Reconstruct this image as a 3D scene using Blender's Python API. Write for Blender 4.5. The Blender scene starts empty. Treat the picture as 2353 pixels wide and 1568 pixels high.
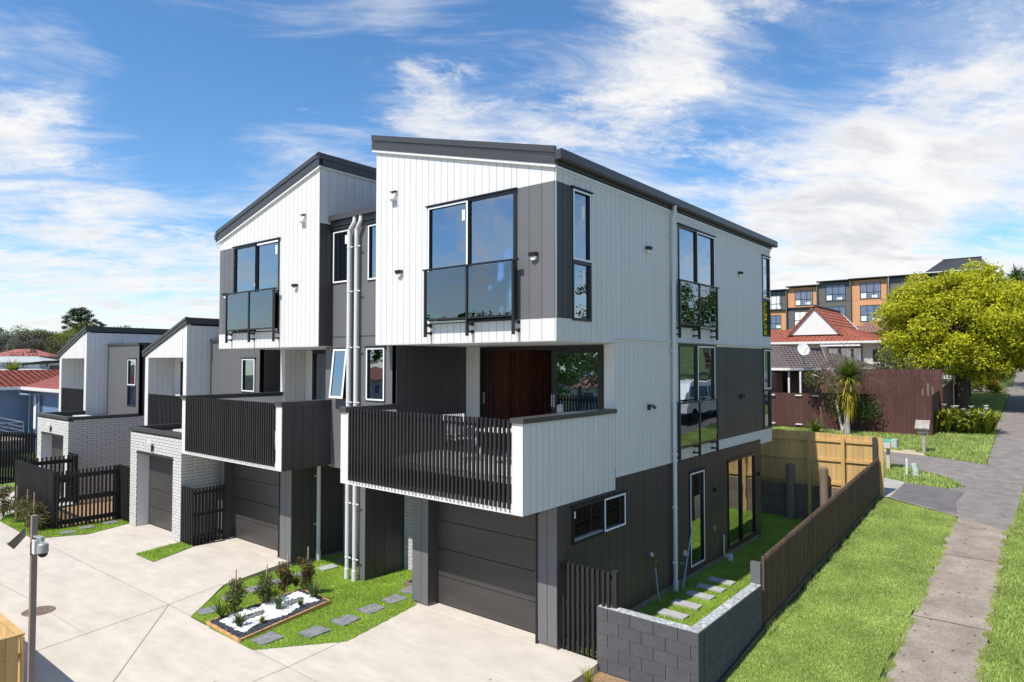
import bpy, math, random
import numpy as np
from mathutils import Vector, Euler, Matrix
from mathutils.geometry import tessellate_polygon
R = math.radians
rng = np.random.default_rng(7); random.seed(7)
sc = bpy.context.scene
col = sc.collection

# ------------------------------------------------------------------ camera
cam = bpy.data.cameras.new('camera'); camo = bpy.data.objects.new('camera', cam); col.objects.link(camo)
camo.location = (6.3822, -9.0334, 4.6849)
yaw, pitch, roll = 0.6817, 0.0306, -0.0015
F = Vector((-math.sin(yaw)*math.cos(pitch), math.cos(yaw)*math.cos(pitch), math.sin(pitch)))
camo.rotation_euler = F.to_track_quat('-Z', 'Y').to_euler()
cam.sensor_width = 36; cam.sensor_fit = 'HORIZONTAL'; cam.lens = 36*1852/2841
cam.clip_start = .1; cam.clip_end = 3000
sc.camera = camo

# ------------------------------------------------------------------ light
SUN_EL = R(55.1)
sdir = Vector((.072, .568, -.82)).normalized()          # the way sunlight travels
sun = bpy.data.lights.new('sun', 'SUN'); sun.energy = 5.0; sun.angle = R(.5); sun.color = (1, .945, .865)
suno = bpy.data.objects.new('sun', sun); col.objects.link(suno)
suno.rotation_euler = sdir.to_track_quat('-Z', 'Y').to_euler(); suno.location = (0, -30, 40)
sc.view_settings.view_transform = 'Standard'; sc.view_settings.look = 'None'
sc.view_settings.exposure = .20; sc.view_settings.gamma = 1; sc.view_settings.use_curve_mapping = False
sc.cycles.max_bounces = 7; sc.cycles.transparent_max_bounces = 24; sc.cycles.glossy_bounces = 4
sc.cycles.sample_clamp_indirect = 4

# ------------------------------------------------------------------ sky
w = bpy.data.worlds.new('World'); sc.world = w; w.use_nodes = True
nt = w.node_tree; nt.nodes.clear(); N = nt.nodes; LK = nt.links.new
def nd(t, **k):
    n = N.new(t)
    for a, b in k.items(): setattr(n, a, b)
    return n
def mth(op, a, b=None, clamp=False):
    n = nd('ShaderNodeMath', operation=op, use_clamp=clamp)
    for i, v in enumerate((a, b)):
        if v is None: continue
        if isinstance(v, (int, float)): n.inputs[i].default_value = v
        else: LK(v, n.inputs[i])
    return n.outputs[0]
def vm(op, a, b=None, out=0):
    n = nd('ShaderNodeVectorMath', operation=op)
    for i, v in enumerate((a, b)):
        if v is None: continue
        if isinstance(v, (tuple, list)): n.inputs[i].default_value = v
        else: LK(v, n.inputs[i])
    return n.outputs[out]
sky = nd('ShaderNodeTexSky', sky_type='NISHITA', sun_disc=False, sun_elevation=SUN_EL,
         sun_rotation=math.atan2(-sdir.x, -sdir.y), altitude=60, air_density=1.0, dust_density=.1, ozone_density=3.0)
geo = nd('ShaderNodeTexCoord').outputs['Generated']
sep = nd('ShaderNodeSeparateXYZ'); LK(geo, sep.inputs[0])
zc = mth('MAXIMUM', sep.outputs[2], 0.0)
den = mth('ADD', zc, .22)
cmb = nd('ShaderNodeCombineXYZ')
LK(mth('DIVIDE', sep.outputs[0], den), cmb.inputs[0]); LK(mth('DIVIDE', sep.outputs[1], den), cmb.inputs[1])
P = cmb.outputs[0]
def noise(vec, scale, detail, rough, dist=0, lac=2.0):
    n = nd('ShaderNodeTexNoise'); n.inputs['Scale'].default_value = scale; n.inputs['Detail'].default_value = detail
    n.inputs['Roughness'].default_value = rough; n.inputs['Distortion'].default_value = dist
    n.inputs['Lacunarity'].default_value = lac
    LK(vec, n.inputs['Vector']); return n.outputs[0]
def mapping(vec, loc=(0,0,0), rot=(0,0,0), scale=(1,1,1)):
    n = nd('ShaderNodeMapping'); n.inputs[1].default_value = loc; n.inputs[2].default_value = rot; n.inputs[3].default_value = scale
    LK(vec, n.inputs[0]); return n.outputs[0]
def ramp(v, a, b):
    n = nd('ShaderNodeMapRange', interpolation_type='SMOOTHSTEP'); LK(v, n.inputs[0])
    n.inputs[1].default_value = a; n.inputs[2].default_value = b; return n.outputs[0]
turn = mapping(P, (0, 0, 0), (0, 0, R(-49)))      # x now runs along the cloud bands
turn = mapping(P, (0, 0, 0), (0, 0, R(-49)))      # x now runs along the cloud bands
turn = mapping(P, (0, 0, 0), (0, 0, R(-49)))      # x now runs along the cloud bands
turn = mapping(P, (0, 0, 0), (0, 0, R(-49)))      # x now runs along the cloud bands
turn = mapping(P, (0, 0, 0), (0, 0, R(-49)))      # x now runs along the cloud bands
turn = mapping(P, (0, 0, 0), (0, 0, R(-49)))      # x now runs along the cloud bands
turn = mapping(P, (0, 0, 0), (0, 0, R(-49)))      # x now runs along the cloud bands
puff = noise(mapping(turn, (3.1, 1.7, 0), (0, 0, 0), (.85, 1.35, 1)), 4.2, 13, .64, .3)
fine = noise(mapping(turn, (9.3, 4.0, 0), (0, 0, 0), (.8, 1.2, 1)), 14.0, 9, .78, .4)
# long streaks of high cloud, drawn out across the sky
wisp = noise(mapping(turn, (.4, 2.2, 0), (0, 0, 0), (.6, 1.5, 1)), 2.8, 12, .66, .8)
Rv = F.cross(Vector((0,0,1))).normalized(); Uv = Rv.cross(F)
def skydir(u, v):      # direction of a cloud bank, full-view pixels of the photo (2353 wide)
    return (F*1533.9 + Rv*(u-1176.5) - Uv*(v-784)).normalized()
# cloud banks (+) and clear patches (-): where the weather stands over the town
banks = [(960,210,.07,.08),(1120,250,.08,.14),(1000,330,.06,.14),(690,335,.15,.10),(1560,110,.15,.12),(1400,170,.06,.10),(1780,10,.10,.13),(2150,330,.11,.17),(1850,430,.10,.16),(1480,330,.06,.13),
         (30,335,.10,.06),(200,350,.12,.07),(280,480,.04,.14),(220,640,.04,.2),(30,220,.10,.05),(2000,580,.10,.18),(2330,200,.08,.16),(130,90,.09,.05),(900,20,.07,.04),(660,90,.08,.04),(170,210,.08,.04),(700,640,.06,.2),
         (430,130,-.14,.22),(700,130,-.10,.18),(560,280,-.08,.12),(1250,60,-.10,.12),(1950,190,-.10,.12),(2230,525,-.18,.055),(1700,230,-.10,.1),(1560,400,-.06,.08),(270,250,-.10,.10),(500,420,-.06,.08),(1180,30,-.08,.1),(1850,130,-.06,.08)]
bias = None
for u, v, wgt, rad in banks:
    d = vm('DISTANCE', geo, tuple(skydir(u, v)), 1)
    g = mth('MULTIPLY', ramp(d, rad*1.6, 0), wgt)
    bias = g if bias is None else mth('ADD', bias, g)
low = mth('MULTIPLY', ramp(sep.outputs[2], .42, .04), .10)
away = mth('MULTIPLY', ramp(vm('DISTANCE', geo, tuple(F), 1), .75, 1.25), .0)
tot = mth('ADD', mth('ADD', mth('ADD', mth('MULTIPLY', puff, .66), mth('MULTIPLY', fine, .34)), mth('ADD', bias, low)), away)
c1 = mth('MULTIPLY', ramp(tot, .535, .77), .97)
c2 = mth('MULTIPLY', ramp(mth('ADD', mth('ADD', wisp, mth('MULTIPLY', low, .9)), mth('ADD', mth('MULTIPLY', bias, .7), away)), .40, .88), .78)
cl = mth('SUBTRACT', 1.0, mth('MULTIPLY', mth('SUBTRACT', 1.0, c1), mth('SUBTRACT', 1.0, c2)))
cl = mth('MULTIPLY', cl, ramp(sep.outputs[2], -.02, .015))
shade = mth('MULTIPLY', ramp(noise(mapping(turn, (3.15, 1.8, 0), (0, 0, 0), (.85, 1.35, 1)), 3.6, 10, .62, .4), .38, .66), ramp(tot, .58, .84))
mixc = nd('ShaderNodeMix', data_type='RGBA'); LK(mth('MULTIPLY', shade, .85), mixc.inputs[0])
mixc.inputs[6].default_value = (8.5, 8.35, 8.2, 1); mixc.inputs[7].default_value = (5.6, 5.9, 6.4, 1)
hsv = nd('ShaderNodeHueSaturation'); hsv.inputs['Saturation'].default_value = 1.10; hsv.inputs['Value'].default_value = 1.48
LK(vm('MULTIPLY', sky.outputs[0], (.82, .95, 1.03)), hsv.inputs['Color'])
mx = nd('ShaderNodeMix', data_type='RGBA'); LK(cl, mx.inputs[0]); LK(hsv.outputs[0], mx.inputs[6]); LK(mixc.outputs[2], mx.inputs[7])
bg = nd('ShaderNodeBackground'); bg.inputs['Strength'].default_value = .103; LK(mx.outputs[2], bg.inputs[0])
wo = nd('ShaderNodeOutputWorld'); LK(bg.outputs[0], wo.inputs[0])

# ------------------------------------------------------------------ materials
M = {}
def newmat(name):
    m = bpy.data.materials.new(name); m.use_nodes = True; M[name] = m
    t = m.node_tree; return m, t, t.nodes['Principled BSDF']
def pm(name, c, rough=.6, var=.08, scale=2.0, bump=0, bscale=60, spec=.4, metal=0, piece=0, stretch=(1,1,1), spots=None, coat=0):
    m, t, b = newmat(name); n = t.nodes; L = t.links.new
    g = n.new('ShaderNodeNewGeometry'); mp = n.new('ShaderNodeMapping'); mp.inputs[3].default_value = stretch
    L(g.outputs['Position'], mp.inputs[0])
    ns = n.new('ShaderNodeTexNoise'); ns.inputs['Scale'].default_value = scale; ns.inputs['Detail'].default_value = 8; ns.inputs['Roughness'].default_value = .62
    L(mp.outputs[0], ns.inputs['Vector'])
    mr = n.new('ShaderNodeMapRange'); mr.inputs[1].default_value = .28; mr.inputs[2].default_value = .72
    mr.inputs[3].default_value = 1-var; mr.inputs[4].default_value = 1+var
    L(ns.outputs[0], mr.inputs[0]); val = mr.outputs[0]
    if piece:
        oi = n.new('ShaderNodeObjectInfo'); m2 = n.new('ShaderNodeMapRange'); m2.inputs[3].default_value = 1-piece; m2.inputs[4].default_value = 1+piece
        L(oi.outputs['Random'], m2.inputs[0]); mu = n.new('ShaderNodeMath'); mu.operation = 'MULTIPLY'
        L(val, mu.inputs[0]); L(m2.outputs[0], mu.inputs[1]); val = mu.outputs[0]
    vmn = n.new('ShaderNodeVectorMath'); vmn.operation = 'SCALE'; vmn.inputs[0].default_value = c[:3]
    L(val, vmn.inputs['Scale']); out = vmn.outputs[0]
    if spots:
        sc_, thr, colr, amt = spots
        n2 = n.new('ShaderNodeTexNoise'); n2.inputs['Scale'].default_value = sc_; n2.inputs['Detail'].default_value = 9; n2.inputs['Roughness'].default_value = .7
        L(mp.outputs[0], n2.inputs['Vector'])
        r2 = n.new('ShaderNodeMapRange'); r2.inputs[1].default_value = thr; r2.inputs[2].default_value = thr+.16; r2.inputs[4].default_value = amt
        L(n2.outputs[0], r2.inputs[0]); mxx = n.new('ShaderNodeMix'); mxx.data_type = 'RGBA'
        L(r2.outputs[0], mxx.inputs[0]); L(out, mxx.inputs[6]); mxx.inputs[7].default_value = (*colr, 1); out = mxx.outputs[2]
    L(out, b.inputs['Base Color'])
    b.inputs['Roughness'].default_value = rough; b.inputs['Specular IOR Level'].default_value = spec; b.inputs['Metallic'].default_value = metal
    if bump:
        nb = n.new('ShaderNodeTexNoise'); nb.inputs['Scale'].default_value = bscale; nb.inputs['Detail'].default_value = 5
        L(mp.outputs[0], nb.inputs['Vector']); bn = n.new('ShaderNodeBump'); bn.inputs['Strength'].default_value = bump; bn.inputs['Distance'].default_value = .02
        L(nb.outputs[0], bn.inputs['Height']); L(bn.outputs[0], b.inputs['Normal'])
    return m
def leafmat(name, c1, c2, trans=.35, rough=.55):
    m, t, b = newmat(name); n = t.nodes; L = t.links.new
    g = n.new('ShaderNodeNewGeometry'); cr = n.new('ShaderNodeMix'); cr.data_type = 'RGBA'
    L(g.outputs['Random Per Island'], cr.inputs[0]); cr.inputs[6].default_value = (*c1, 1); cr.inputs[7].default_value = (*c2, 1)
    ns = n.new('ShaderNodeTexNoise'); ns.inputs['Scale'].default_value = 1.3; L(g.outputs['Position'], ns.inputs['Vector'])
    mr = n.new('ShaderNodeMapRange'); mr.inputs[1].default_value = .3; mr.inputs[2].default_value = .7; mr.inputs[3].default_value = .78; mr.inputs[4].default_value = 1.2
    L(ns.outputs[0], mr.inputs[0]); s = n.new('ShaderNodeVectorMath'); s.operation = 'SCALE'; L(cr.outputs[2], s.inputs[0]); L(mr.outputs[0], s.inputs['Scale'])
    L(s.outputs[0], b.inputs['Base Color']); b.inputs['Roughness'].default_value = rough; b.inputs['Specular IOR Level'].default_value = .3
    tr = n.new('ShaderNodeBsdfTranslucent'); L(s.outputs[0], tr.inputs[0]); ms = n.new('ShaderNodeMixShader'); ms.inputs[0].default_value = trans
    L(b.outputs[0], ms.inputs[1]); L(tr.outputs[0], ms.inputs[2]); L(ms.outputs[0], n['Material Output'].inputs[0]); return m
def glassmat(name, tint=(.80,.88,1), refl=.20, dark=(.62,.68,.74)):
    m, t, b = newmat(name); n = t.nodes; L = t.links.new; n.remove(b)
    fr = n.new('ShaderNodeFresnel'); fr.inputs[0].default_value = 1.55
    ad = n.new('ShaderNodeMath'); ad.operation = 'MULTIPLY_ADD'; ad.use_clamp = True; ad.inputs[1].default_value = 1.5; ad.inputs[2].default_value = refl; L(fr.outputs[0], ad.inputs[0])
    gl = n.new('ShaderNodeBsdfGlossy'); gl.inputs['Roughness'].default_value = .006; gl.inputs[0].default_value = (*tint, 1)
    ge = n.new('ShaderNodeNewGeometry'); nz = n.new('ShaderNodeTexNoise'); nz.inputs['Scale'].default_value = 1.6; nz.inputs['Detail'].default_value = 1
    L(ge.outputs['Position'], nz.inputs['Vector']); bp = n.new('ShaderNodeBump'); bp.inputs['Strength'].default_value = .25; bp.inputs['Distance'].default_value = .012
    L(nz.outputs[0], bp.inputs['Height']); L(bp.outputs[0], gl.inputs['Normal'])
    tr = n.new('ShaderNodeBsdfTransparent'); tr.inputs[0].default_value = (*dark, 1)
    ms = n.new('ShaderNodeMixShader'); L(ad.outputs[0], ms.inputs[0]); L(tr.outputs[0], ms.inputs[1]); L(gl.outputs[0], ms.inputs[2])
    L(ms.outputs[0], n['Material Output'].inputs[0]); return m
pm('white_board', (.675,.655,.63), .55, .035, 1.5, .05, 90, stretch=(2.5,2.5,.3), piece=.012)
pm('dark_board', (.056,.053,.052), .5, .10, 1.2, .06, 80, piece=.06)
pm('grey_board', (.135,.135,.138), .5, .05, 1.2, .06, 90, piece=.03)
pm('warm_dark_board', (.058,.047,.043), .5, .10, 1.2, .06, 80, piece=.07)
pm('trim_white', (.70,.69,.67), .45, .03)
pm('pvc', (.66,.65,.63), .35, .04)
pm('black_metal', (.013,.013,.014), .35, .1, spec=.5)
pm('roof_metal', (.055,.052,.050), .38, .08, 2.0, spec=.5, stretch=(1,1,4))
pm('garage_panel', (.052,.046,.044), .42, .22, 1.0, .12, 25, spec=.5, stretch=(.5,.5,3), spots=(3.0,.62,(.075,.072,.07),.35))
pm('slat_timber', (.021,.018,.018), .62, .2, 4, .1, 60, piece=.2)
pm('concrete', (.52,.47,.40), .85, .13, 1.1, .12, 45, spots=(2.3,.56,(.40,.33,.26),.45), stretch=(1,2.4,1))
pm('concrete_grey', (.36,.34,.31), .9, .14, 1.6, .25, 60, spots=(4,.6,(.20,.18,.16),.5))
pm('path_concrete', (.31,.258,.205), .9, .35, 1.6, .6, 60, spots=(22,.50,(.12,.10,.085),.65))
pm('asphalt', (.14,.13,.128), .92, .2, 2.2, .6, 110, spots=(26,.54,(.20,.19,.18),.5))
pm('asphalt_worn', (.215,.190,.175), .92, .28, 2.7, .6, 110, spots=(22,.52,(.29,.26,.23),.5))
pm('joint', (.32,.275,.23), .9, .2)
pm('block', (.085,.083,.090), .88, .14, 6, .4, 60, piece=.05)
pm('mortar_dark', (.070,.069,.074), .9, .1)
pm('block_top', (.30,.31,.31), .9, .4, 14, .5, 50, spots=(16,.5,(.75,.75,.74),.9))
pm('brick_white', (.55,.535,.505), .75, .05, 7, .25, 70, piece=.05)
pm('mortar', (.06,.06,.06), .9, .1)
pm('stone', (.21,.215,.222), .8, .3, 6, .6, 18, spots=(11,.50,(.08,.085,.09),.85))
pm('stone_light', (.38,.38,.37), .8, .15, 7, .4, 30, spots=(12,.55,(.20,.20,.20),.6))
pm('soil', (.055,.040,.030), .95, .3, 20, .5, 40)
pm('bark_mulch', (.30,.19,.10), .95, .35, 16, .8, 40)
pm('grass_base', (.17,.26,.04), .9, .3, 1.1, .6, 160)
pm('far_grass', (.060,.095,.022), .95, .4, .35, .6, 60)
leafmat('turf', (.20,.38,.015), (.52,.62,.12), .3, .32)
leafmat('lawn', (.32,.43,.08), (.50,.57,.20), .35, .4)
pm('slat_brown', (.105,.064,.048), .6, .2, 4, .1, 60, piece=.2)
pm('fence_new', (.54,.345,.135), .75, .14, 3, .15, 40, piece=.12, stretch=(1,1,.12), spots=(9,.60,(.35,.22,.09),.5))
pm('fence_grey', (.17,.135,.10), .85, .25, 4, .25, 40, piece=.12, stretch=(1,1,.15))
pm('fence_maroon', (.085,.036,.029), .8, .25, 3, .2, 50, piece=.10, stretch=(1,1,.2), spots=(24,.71,(.5,.42,.38),.5))
pm('edging', (.56,.30,.13), .8, .18, 8, .1, 40)
pm('pebble_white', (.70,.70,.69), .6, .1)
pm('pebble_black', (.045,.05,.058), .35, .3)
pm('tree_bark', (.10,.075,.055), .95, .35, 9, .8, 25, stretch=(1,1,.3))
pm('birch_bark', (.48,.45,.40), .85, .4, 9, .3, 30)
pm('dark_bark', (.045,.034,.026), .95, .3, 9)
pm('stake', (.46,.33,.22), .8, .15)
leafmat('leaf_lime', (.30,.35,.012), (.66,.62,.035), .4)
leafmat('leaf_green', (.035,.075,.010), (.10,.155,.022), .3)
leafmat('leaf_dark', (.012,.028,.010), (.035,.065,.015), .2)
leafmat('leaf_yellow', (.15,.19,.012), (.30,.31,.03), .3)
leafmat('leaf_olive', (.075,.085,.028), (.19,.185,.070), .3)
leafmat('leaf_bronze', (.055,.045,.022), (.20,.11,.045), .3)
leafmat('leaf_palm', (.05,.10,.012), (.20,.26,.03), .3)
leafmat('leaf_palm_dry', (.33,.28,.015), (.60,.47,.03), .35)
leafmat('leaf_greybrown', (.085,.078,.06), (.20,.18,.14), .2)
leafmat('leaf_mondo', (.035,.075,.02), (.13,.19,.06), .25)
leafmat('petal', (.85,.82,.78), (.9,.88,.86), .3)
leafmat('twig', (.10,.075,.055), (.26,.21,.16), .0)
pm('tile_red', (.30,.090,.055), .75, .30, 3, .3, 30, spots=(7,.56,(.50,.36,.26),.75))
pm('tile_salmon', (.34,.11,.09), .7, .12, 2, .2, 30)
pm('tile_brown', (.135,.105,.10), .75, .16, 3, .3, 30)
pm('house_blue', (.17,.25,.38), .6, .05, 1)
pm('house_white', (.68,.68,.66), .6, .06, 1, spots=(2,.68,(.45,.43,.38),.4))
pm('house_cream', (.52,.49,.46), .6, .05, 1)
pm('roof_white', (.42,.43,.43), .6, .06, 1)
pm('apt_orange', (.62,.31,.145), .6, .05, 1)
pm('apt_grey', (.125,.118,.112), .6, .05, 1)
pm('brick_red', (.20,.105,.08), .85, .3, 14)
pm('steel', (.45,.46,.47), .35, .08, spec=.6, metal=.6)
pm('tape', (.80,.82,.84), .4, .03, spots=(45,.60,(.12,.13,.16),.8))
pm('sticker', (.86,.88,.88), .4, .03)
pm('interior', (.55,.54,.52), .8, .03)
pm('interior_floor', (.20,.15,.11), .6, .1)
pm('red_slat', (.24,.085,.06), .7, .2, 4, piece=.25)
pm('tile_floor', (.46,.45,.43), .6, .06, 3)
pm('furniture_white', (.80,.80,.79), .45, .03)
pm('green_lid', (.06,.30,.25), .5, .15, 5)
pm('pale_green', (.38,.47,.40), .5, .1)
pm('weathered', (.34,.31,.28), .9, .35, 9, .3, 40, stretch=(1,1,.3))
pm('timber_pale', (.55,.44,.33), .8, .12, 5)
pm('post_paint', (.24,.175,.145), .6, .12, 3)
pm('manhole', (.16,.105,.08), .7, .3, 14, .6, 30, spots=(20,.5,(.30,.24,.19),.7))
pm('brass', (.25,.16,.06), .4, .2, metal=.6)
pm('hose_blue', (.30,.45,.62), .45, .1)
pm('solar', (.015,.017,.024), .55, .1, spec=.25)
pm('mattress', (.68,.68,.67), .8, .1, 8)
pm('curtain', (.85,.85,.85), .8, .25, 4, stretch=(6,6,.2))
pm('orange_flower', (.75,.28,.03), .7, .2)
glassmat('glass', (.74,.86,1), .30); glassmat('glass_side', (.85,.92,1), .26, (.40,.44,.46)); glassmat('glass_rail', (.82,.9,1), .12, (.80,.86,.90))
pm('far_glass', (.10,.15,.24), .06, .25, 1.5, spec=.9)
m, t, b = newmat('lamp_lens'); b.inputs['Base Color'].default_value = (.75,.75,.72,1); b.inputs['Roughness'].default_value = .15
pm('tile_pink', (.27,.145,.115), .75, .25, 3, .3, 30, spots=(6,.55,(.42,.36,.30),.6))
pm('hill_olive', (.050,.055,.030), .95, .4, .08)
pm('van_paint', (.75,.75,.74), .25, .02, spec=.6)

# ------------------------------------------------------------------ object helpers
WL = {}
def place(o, wl, parent):
    wl = Vector(wl); WL[o.name] = wl; col.objects.link(o)
    if parent is not None:
        o.parent = parent; o.location = wl - WL[parent.name]
    else: o.location = wl
    return o
def tag(o, label=None, cat=None, group=None, kind=None):
    if label: o['label'] = label
    if cat: o['category'] = cat
    if group: o['group'] = group
    if kind: o['kind'] = kind
    return o
def thing(name, label, cat, loc=(0,0,0), group=None):
    o = bpy.data.objects.new(name, None); o.empty_display_size = .2
    return tag(place(o, loc, None), label, cat, group)
BOXC = {}
BF = [(0,1,2,3),(7,6,5,4),(0,4,5,1),(1,5,6,2),(2,6,7,3),(3,7,4,0)]
def box_mesh(dx, dy, dz, mat):
    k = (round(dx,4), round(dy,4), round(dz,4), mat)
    if k not in BOXC:
        a, b, c = dx/2, dy/2, dz/2
        v = [(-a,-b,-c),(-a,b,-c),(a,b,-c),(a,-b,-c),(-a,-b,c),(-a,b,c),(a,b,c),(a,-b,c)]
        me = bpy.data.meshes.new('box'); me.from_pydata(v, [], BF); me.materials.append(M[mat]); BOXC[k] = me
    return BOXC[k]
def pc(name, x0, x1, y0, y1, z0, z1, mat, parent, **kw):
    """one box-shaped piece as an object of its own"""
    o = bpy.data.objects.new(name, box_mesh(abs(x1-x0), abs(y1-y0), abs(z1-z0), mat))
    place(o, ((x0+x1)/2, (y0+y1)/2, (z0+z1)/2), parent)
    return tag(o, **kw) if kw else o
class MB:
    def __init__(s): s.v = []; s.f = []
    def add(s, vs, fs):
        n = len(s.v); s.v += [tuple(v) for v in vs]; s.f += [tuple(i+n for i in f) for f in fs]; return s
    def box(s, x0, x1, y0, y1, z0, z1):
        return s.add([(x0,y0,z0),(x0,y1,z0),(x1,y1,z0),(x1,y0,z0),(x0,y0,z1),(x0,y1,z1),(x1,y1,z1),(x1,y0,z1)], BF)
    def hexa(s, p): return s.add(p, BF)                  # 4 bottom + 4 top
    def bar(s, a, b, w, h=None):
        a, b = Vector(a), Vector(b); d = (b-a).normalized(); h = h or w
        up = Vector((0,0,1)) if abs(d.z) < .95 else Vector((0,1,0))
        u = d.cross(up).normalized(); v = u.cross(d)
        c = [(-1,-1),(-1,1),(1,1),(1,-1)]
        return s.add([a+u*i*w/2+v*j*h/2 for i,j in c]+[b+u*i*w/2+v*j*h/2 for i,j in c], BF)
    def tube(s, pts, r, seg=10, cap=True):
        pts = [Vector(p) for p in pts]; rs = r if isinstance(r, (list, tuple)) else [r]*len(pts); n0 = len(s.v)
        pu = None
        for i, p in enumerate(pts):
            d = (pts[min(i+1, len(pts)-1)]-pts[max(i-1, 0)]).normalized()
            if pu is None:
                up = Vector((0,0,1)) if abs(d.z) < .9 else Vector((1,0,0)); u = d.cross(up).normalized()
            else: u = (pu - d*pu.dot(d)).normalized()
            pu = u; v = d.cross(u)
            for k in range(seg):
                a = 2*math.pi*k/seg; s.v.append(tuple(p+(u*math.cos(a)+v*math.sin(a))*rs[i]))
        for i in range(len(pts)-1):
            for k in range(seg):
                a = n0+i*seg+k; b = n0+i*seg+(k+1)%seg; s.f.append((a, b, b+seg, a+seg))
        if cap:
            s.f.append(tuple(n0+k for k in range(seg))[::-1]); m_ = n0+(len(pts)-1)*seg; s.f.append(tuple(m_+k for k in range(seg)))
        return s
    def lathe(s, c, prof, seg=20, axis='z'):
        n0 = len(s.v)
        for r, z in prof:
            for k in range(seg):
                a = 2*math.pi*k/seg; p = (r*math.cos(a), r*math.sin(a), z)
                if axis == 'y': p = (p[0], p[2], p[1])
                if axis == 'x': p = (p[2], p[0], p[1])
                s.v.append((c[0]+p[0], c[1]+p[1], c[2]+p[2]))
        for i in range(len(prof)-1):
            for k in range(seg):
                a = n0+i*seg+k; b = n0+i*seg+(k+1)%seg; s.f.append((a, b, b+seg, a+seg))
        s.f.append(tuple(n0+k for k in range(seg))); s.f.append(tuple(n0+(len(prof)-1)*seg+k for k in range(seg))); return s
    def poly(s, pts, z0, z1=None, zf=None):
        """flat polygon extruded down from its top; zf(x,y) gives the top height"""
        n = len(pts); top = [(x, y, zf(x, y) if zf else z0) for x, y in pts]
        tris = tessellate_polygon([[Vector((x, y, 0)) for x, y in pts]])
        s.add(top, tris)
        if z1 is not None:
            bot = [(x, y, z1) for x, y in pts]; s.add(top+bot, [(i, (i+1)%n, n+(i+1)%n, n+i) for i in range(n)])
        return s
    def build(s, name, mat, parent=None, loc=None, smooth=False, **kw):
        o_ = Vector(loc) if loc is not None else (WL[parent.name] if parent is not None else Vector((0,0,0)))
        me = bpy.data.meshes.new(name); me.from_pydata([tuple(Vector(v)-o_) for v in s.v], [], s.f); me.materials.append(M[mat])
        if smooth: me.polygons.foreach_set('use_smooth', [True]*len(me.polygons))
        me.update(); o = bpy.data.objects.new(name, me); place(o, o_, parent); return tag(o, **kw) if kw else o
def np_obj(name, V, k, mat, parent=None, smooth=False, **kw):
    """V: (n*k,3) array, faces of k consecutive vertices"""
    V = np.asarray(V, dtype=np.float32); n = len(V)//k
    o_ = WL[parent.name] if parent is not None else Vector((0,0,0))
    V = V - np.array(o_, dtype=np.float32)
    me = bpy.data.meshes.new(name); me.vertices.add(len(V)); me.vertices.foreach_set('co', V.ravel())
    me.loops.add(n*k); me.loops.foreach_set('vertex_index', np.arange(n*k, dtype=np.int32))
    me.polygons.add(n); me.polygons.foreach_set('loop_start', np.arange(0, n*k, k, dtype=np.int32)); me.polygons.foreach_set('loop_total', np.full(n, k, dtype=np.int32))
    me.materials.append(M[mat]); me.update(calc_edges=True)
    o = bpy.data.objects.new(name, me); place(o, o_, parent); return tag(o, **kw) if kw else o

# planes: a facade frame maps (u along, n outward, z)
class Front:
    def __init__(s, y): s.y = y
    def p(s, u, n, z): return (u, s.y-n, z)
    def b(s, u0, u1, n0, n1): return (min(u0,u1), max(u0,u1), s.y-max(n0,n1), s.y-min(n0,n1))
class Side:
    def __init__(s, x): s.x = x
    def p(s, u, n, z): return (s.x+n, u, z)
    def b(s, u0, u1, n0, n1): return (s.x+min(n0,n1), s.x+max(n0,n1), min(u0,u1), max(u0,u1))
def fbox(mb, P_, u0, u1, n0, n1, z0, z1): return mb.box(*P_.b(u0, u1, n0, n1), z0, z1)
def fpc(name, P_, u0, u1, n0, n1, z0, z1, mat, parent, **kw): return pc(name, *P_.b(u0, u1, n0, n1), z0, z1, mat, parent, **kw)
def strip(mb, P_, a, b, lo, hi, holes, n0, n1):
    cuts = sorted({a, b} | {h for H in holes for h in (H[0], H[1]) if a < h < b})
    for c, d in zip(cuts[:-1], cuts[1:]):
        if d-c < .004: continue
        mid = (c+d)/2; hs = sorted([(H[2], H[3]) for H in holes if H[0] <= mid <= H[1]])
        segs = []; cur = ('lo',)
        prev = lo
        for z0, z1 in hs:
            segs.append((prev, (lambda q: (lambda u: q))(z0))); prev = (lambda q: (lambda u: q))(z1)
        segs.append((prev, hi))
        for f0, f1 in segs:
            if f1(c)-f0(c) < .01 and f1(d)-f0(d) < .01: continue
            pts = [P_.p(c,n0,f0(c)), P_.p(c,n1,f0(c)), P_.p(d,n1,f0(d)), P_.p(d,n0,f0(d)),
                   P_.p(c,n0,f1(c)), P_.p(c,n1,f1(c)), P_.p(d,n1,f1(d)), P_.p(d,n0,f1(d))]
            mb.hexa(pts)
def clad(parent, P_, u0, u1, lo, hi, mat, pitch=.175, holes=(), gap=.010, thick=.018, n=0, backing=True, start=None, back=.14, name='board'):
    """vertical boards with real joints in front of a backing wall"""
    lo_ = lo if callable(lo) else (lambda u: lo); hi_ = hi if callable(hi) else (lambda u: hi)
    s = start if start is not None else u0
    while s > u0+1e-6: s -= pitch
    k = s
    while k < u1-1e-6:
        a, b = max(k+gap/2, u0), min(k+pitch-gap/2, u1)
        if b-a > .015:
            mb = MB(); strip(mb, P_, a, b, lo_, hi_, holes, n-thick, n)
            for q in range(0, len(mb.v), 8):
                m1 = MB(); m1.add(mb.v[q:q+8], BF); m1.build(name, mat, parent)
        k += pitch
    if backing:
        mb = MB(); strip(mb, P_, u0, u1, lo_, hi_, holes, n-back, n-thick+.006); mb.build('wall', mat, parent)
BM = 'black_metal'
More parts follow.
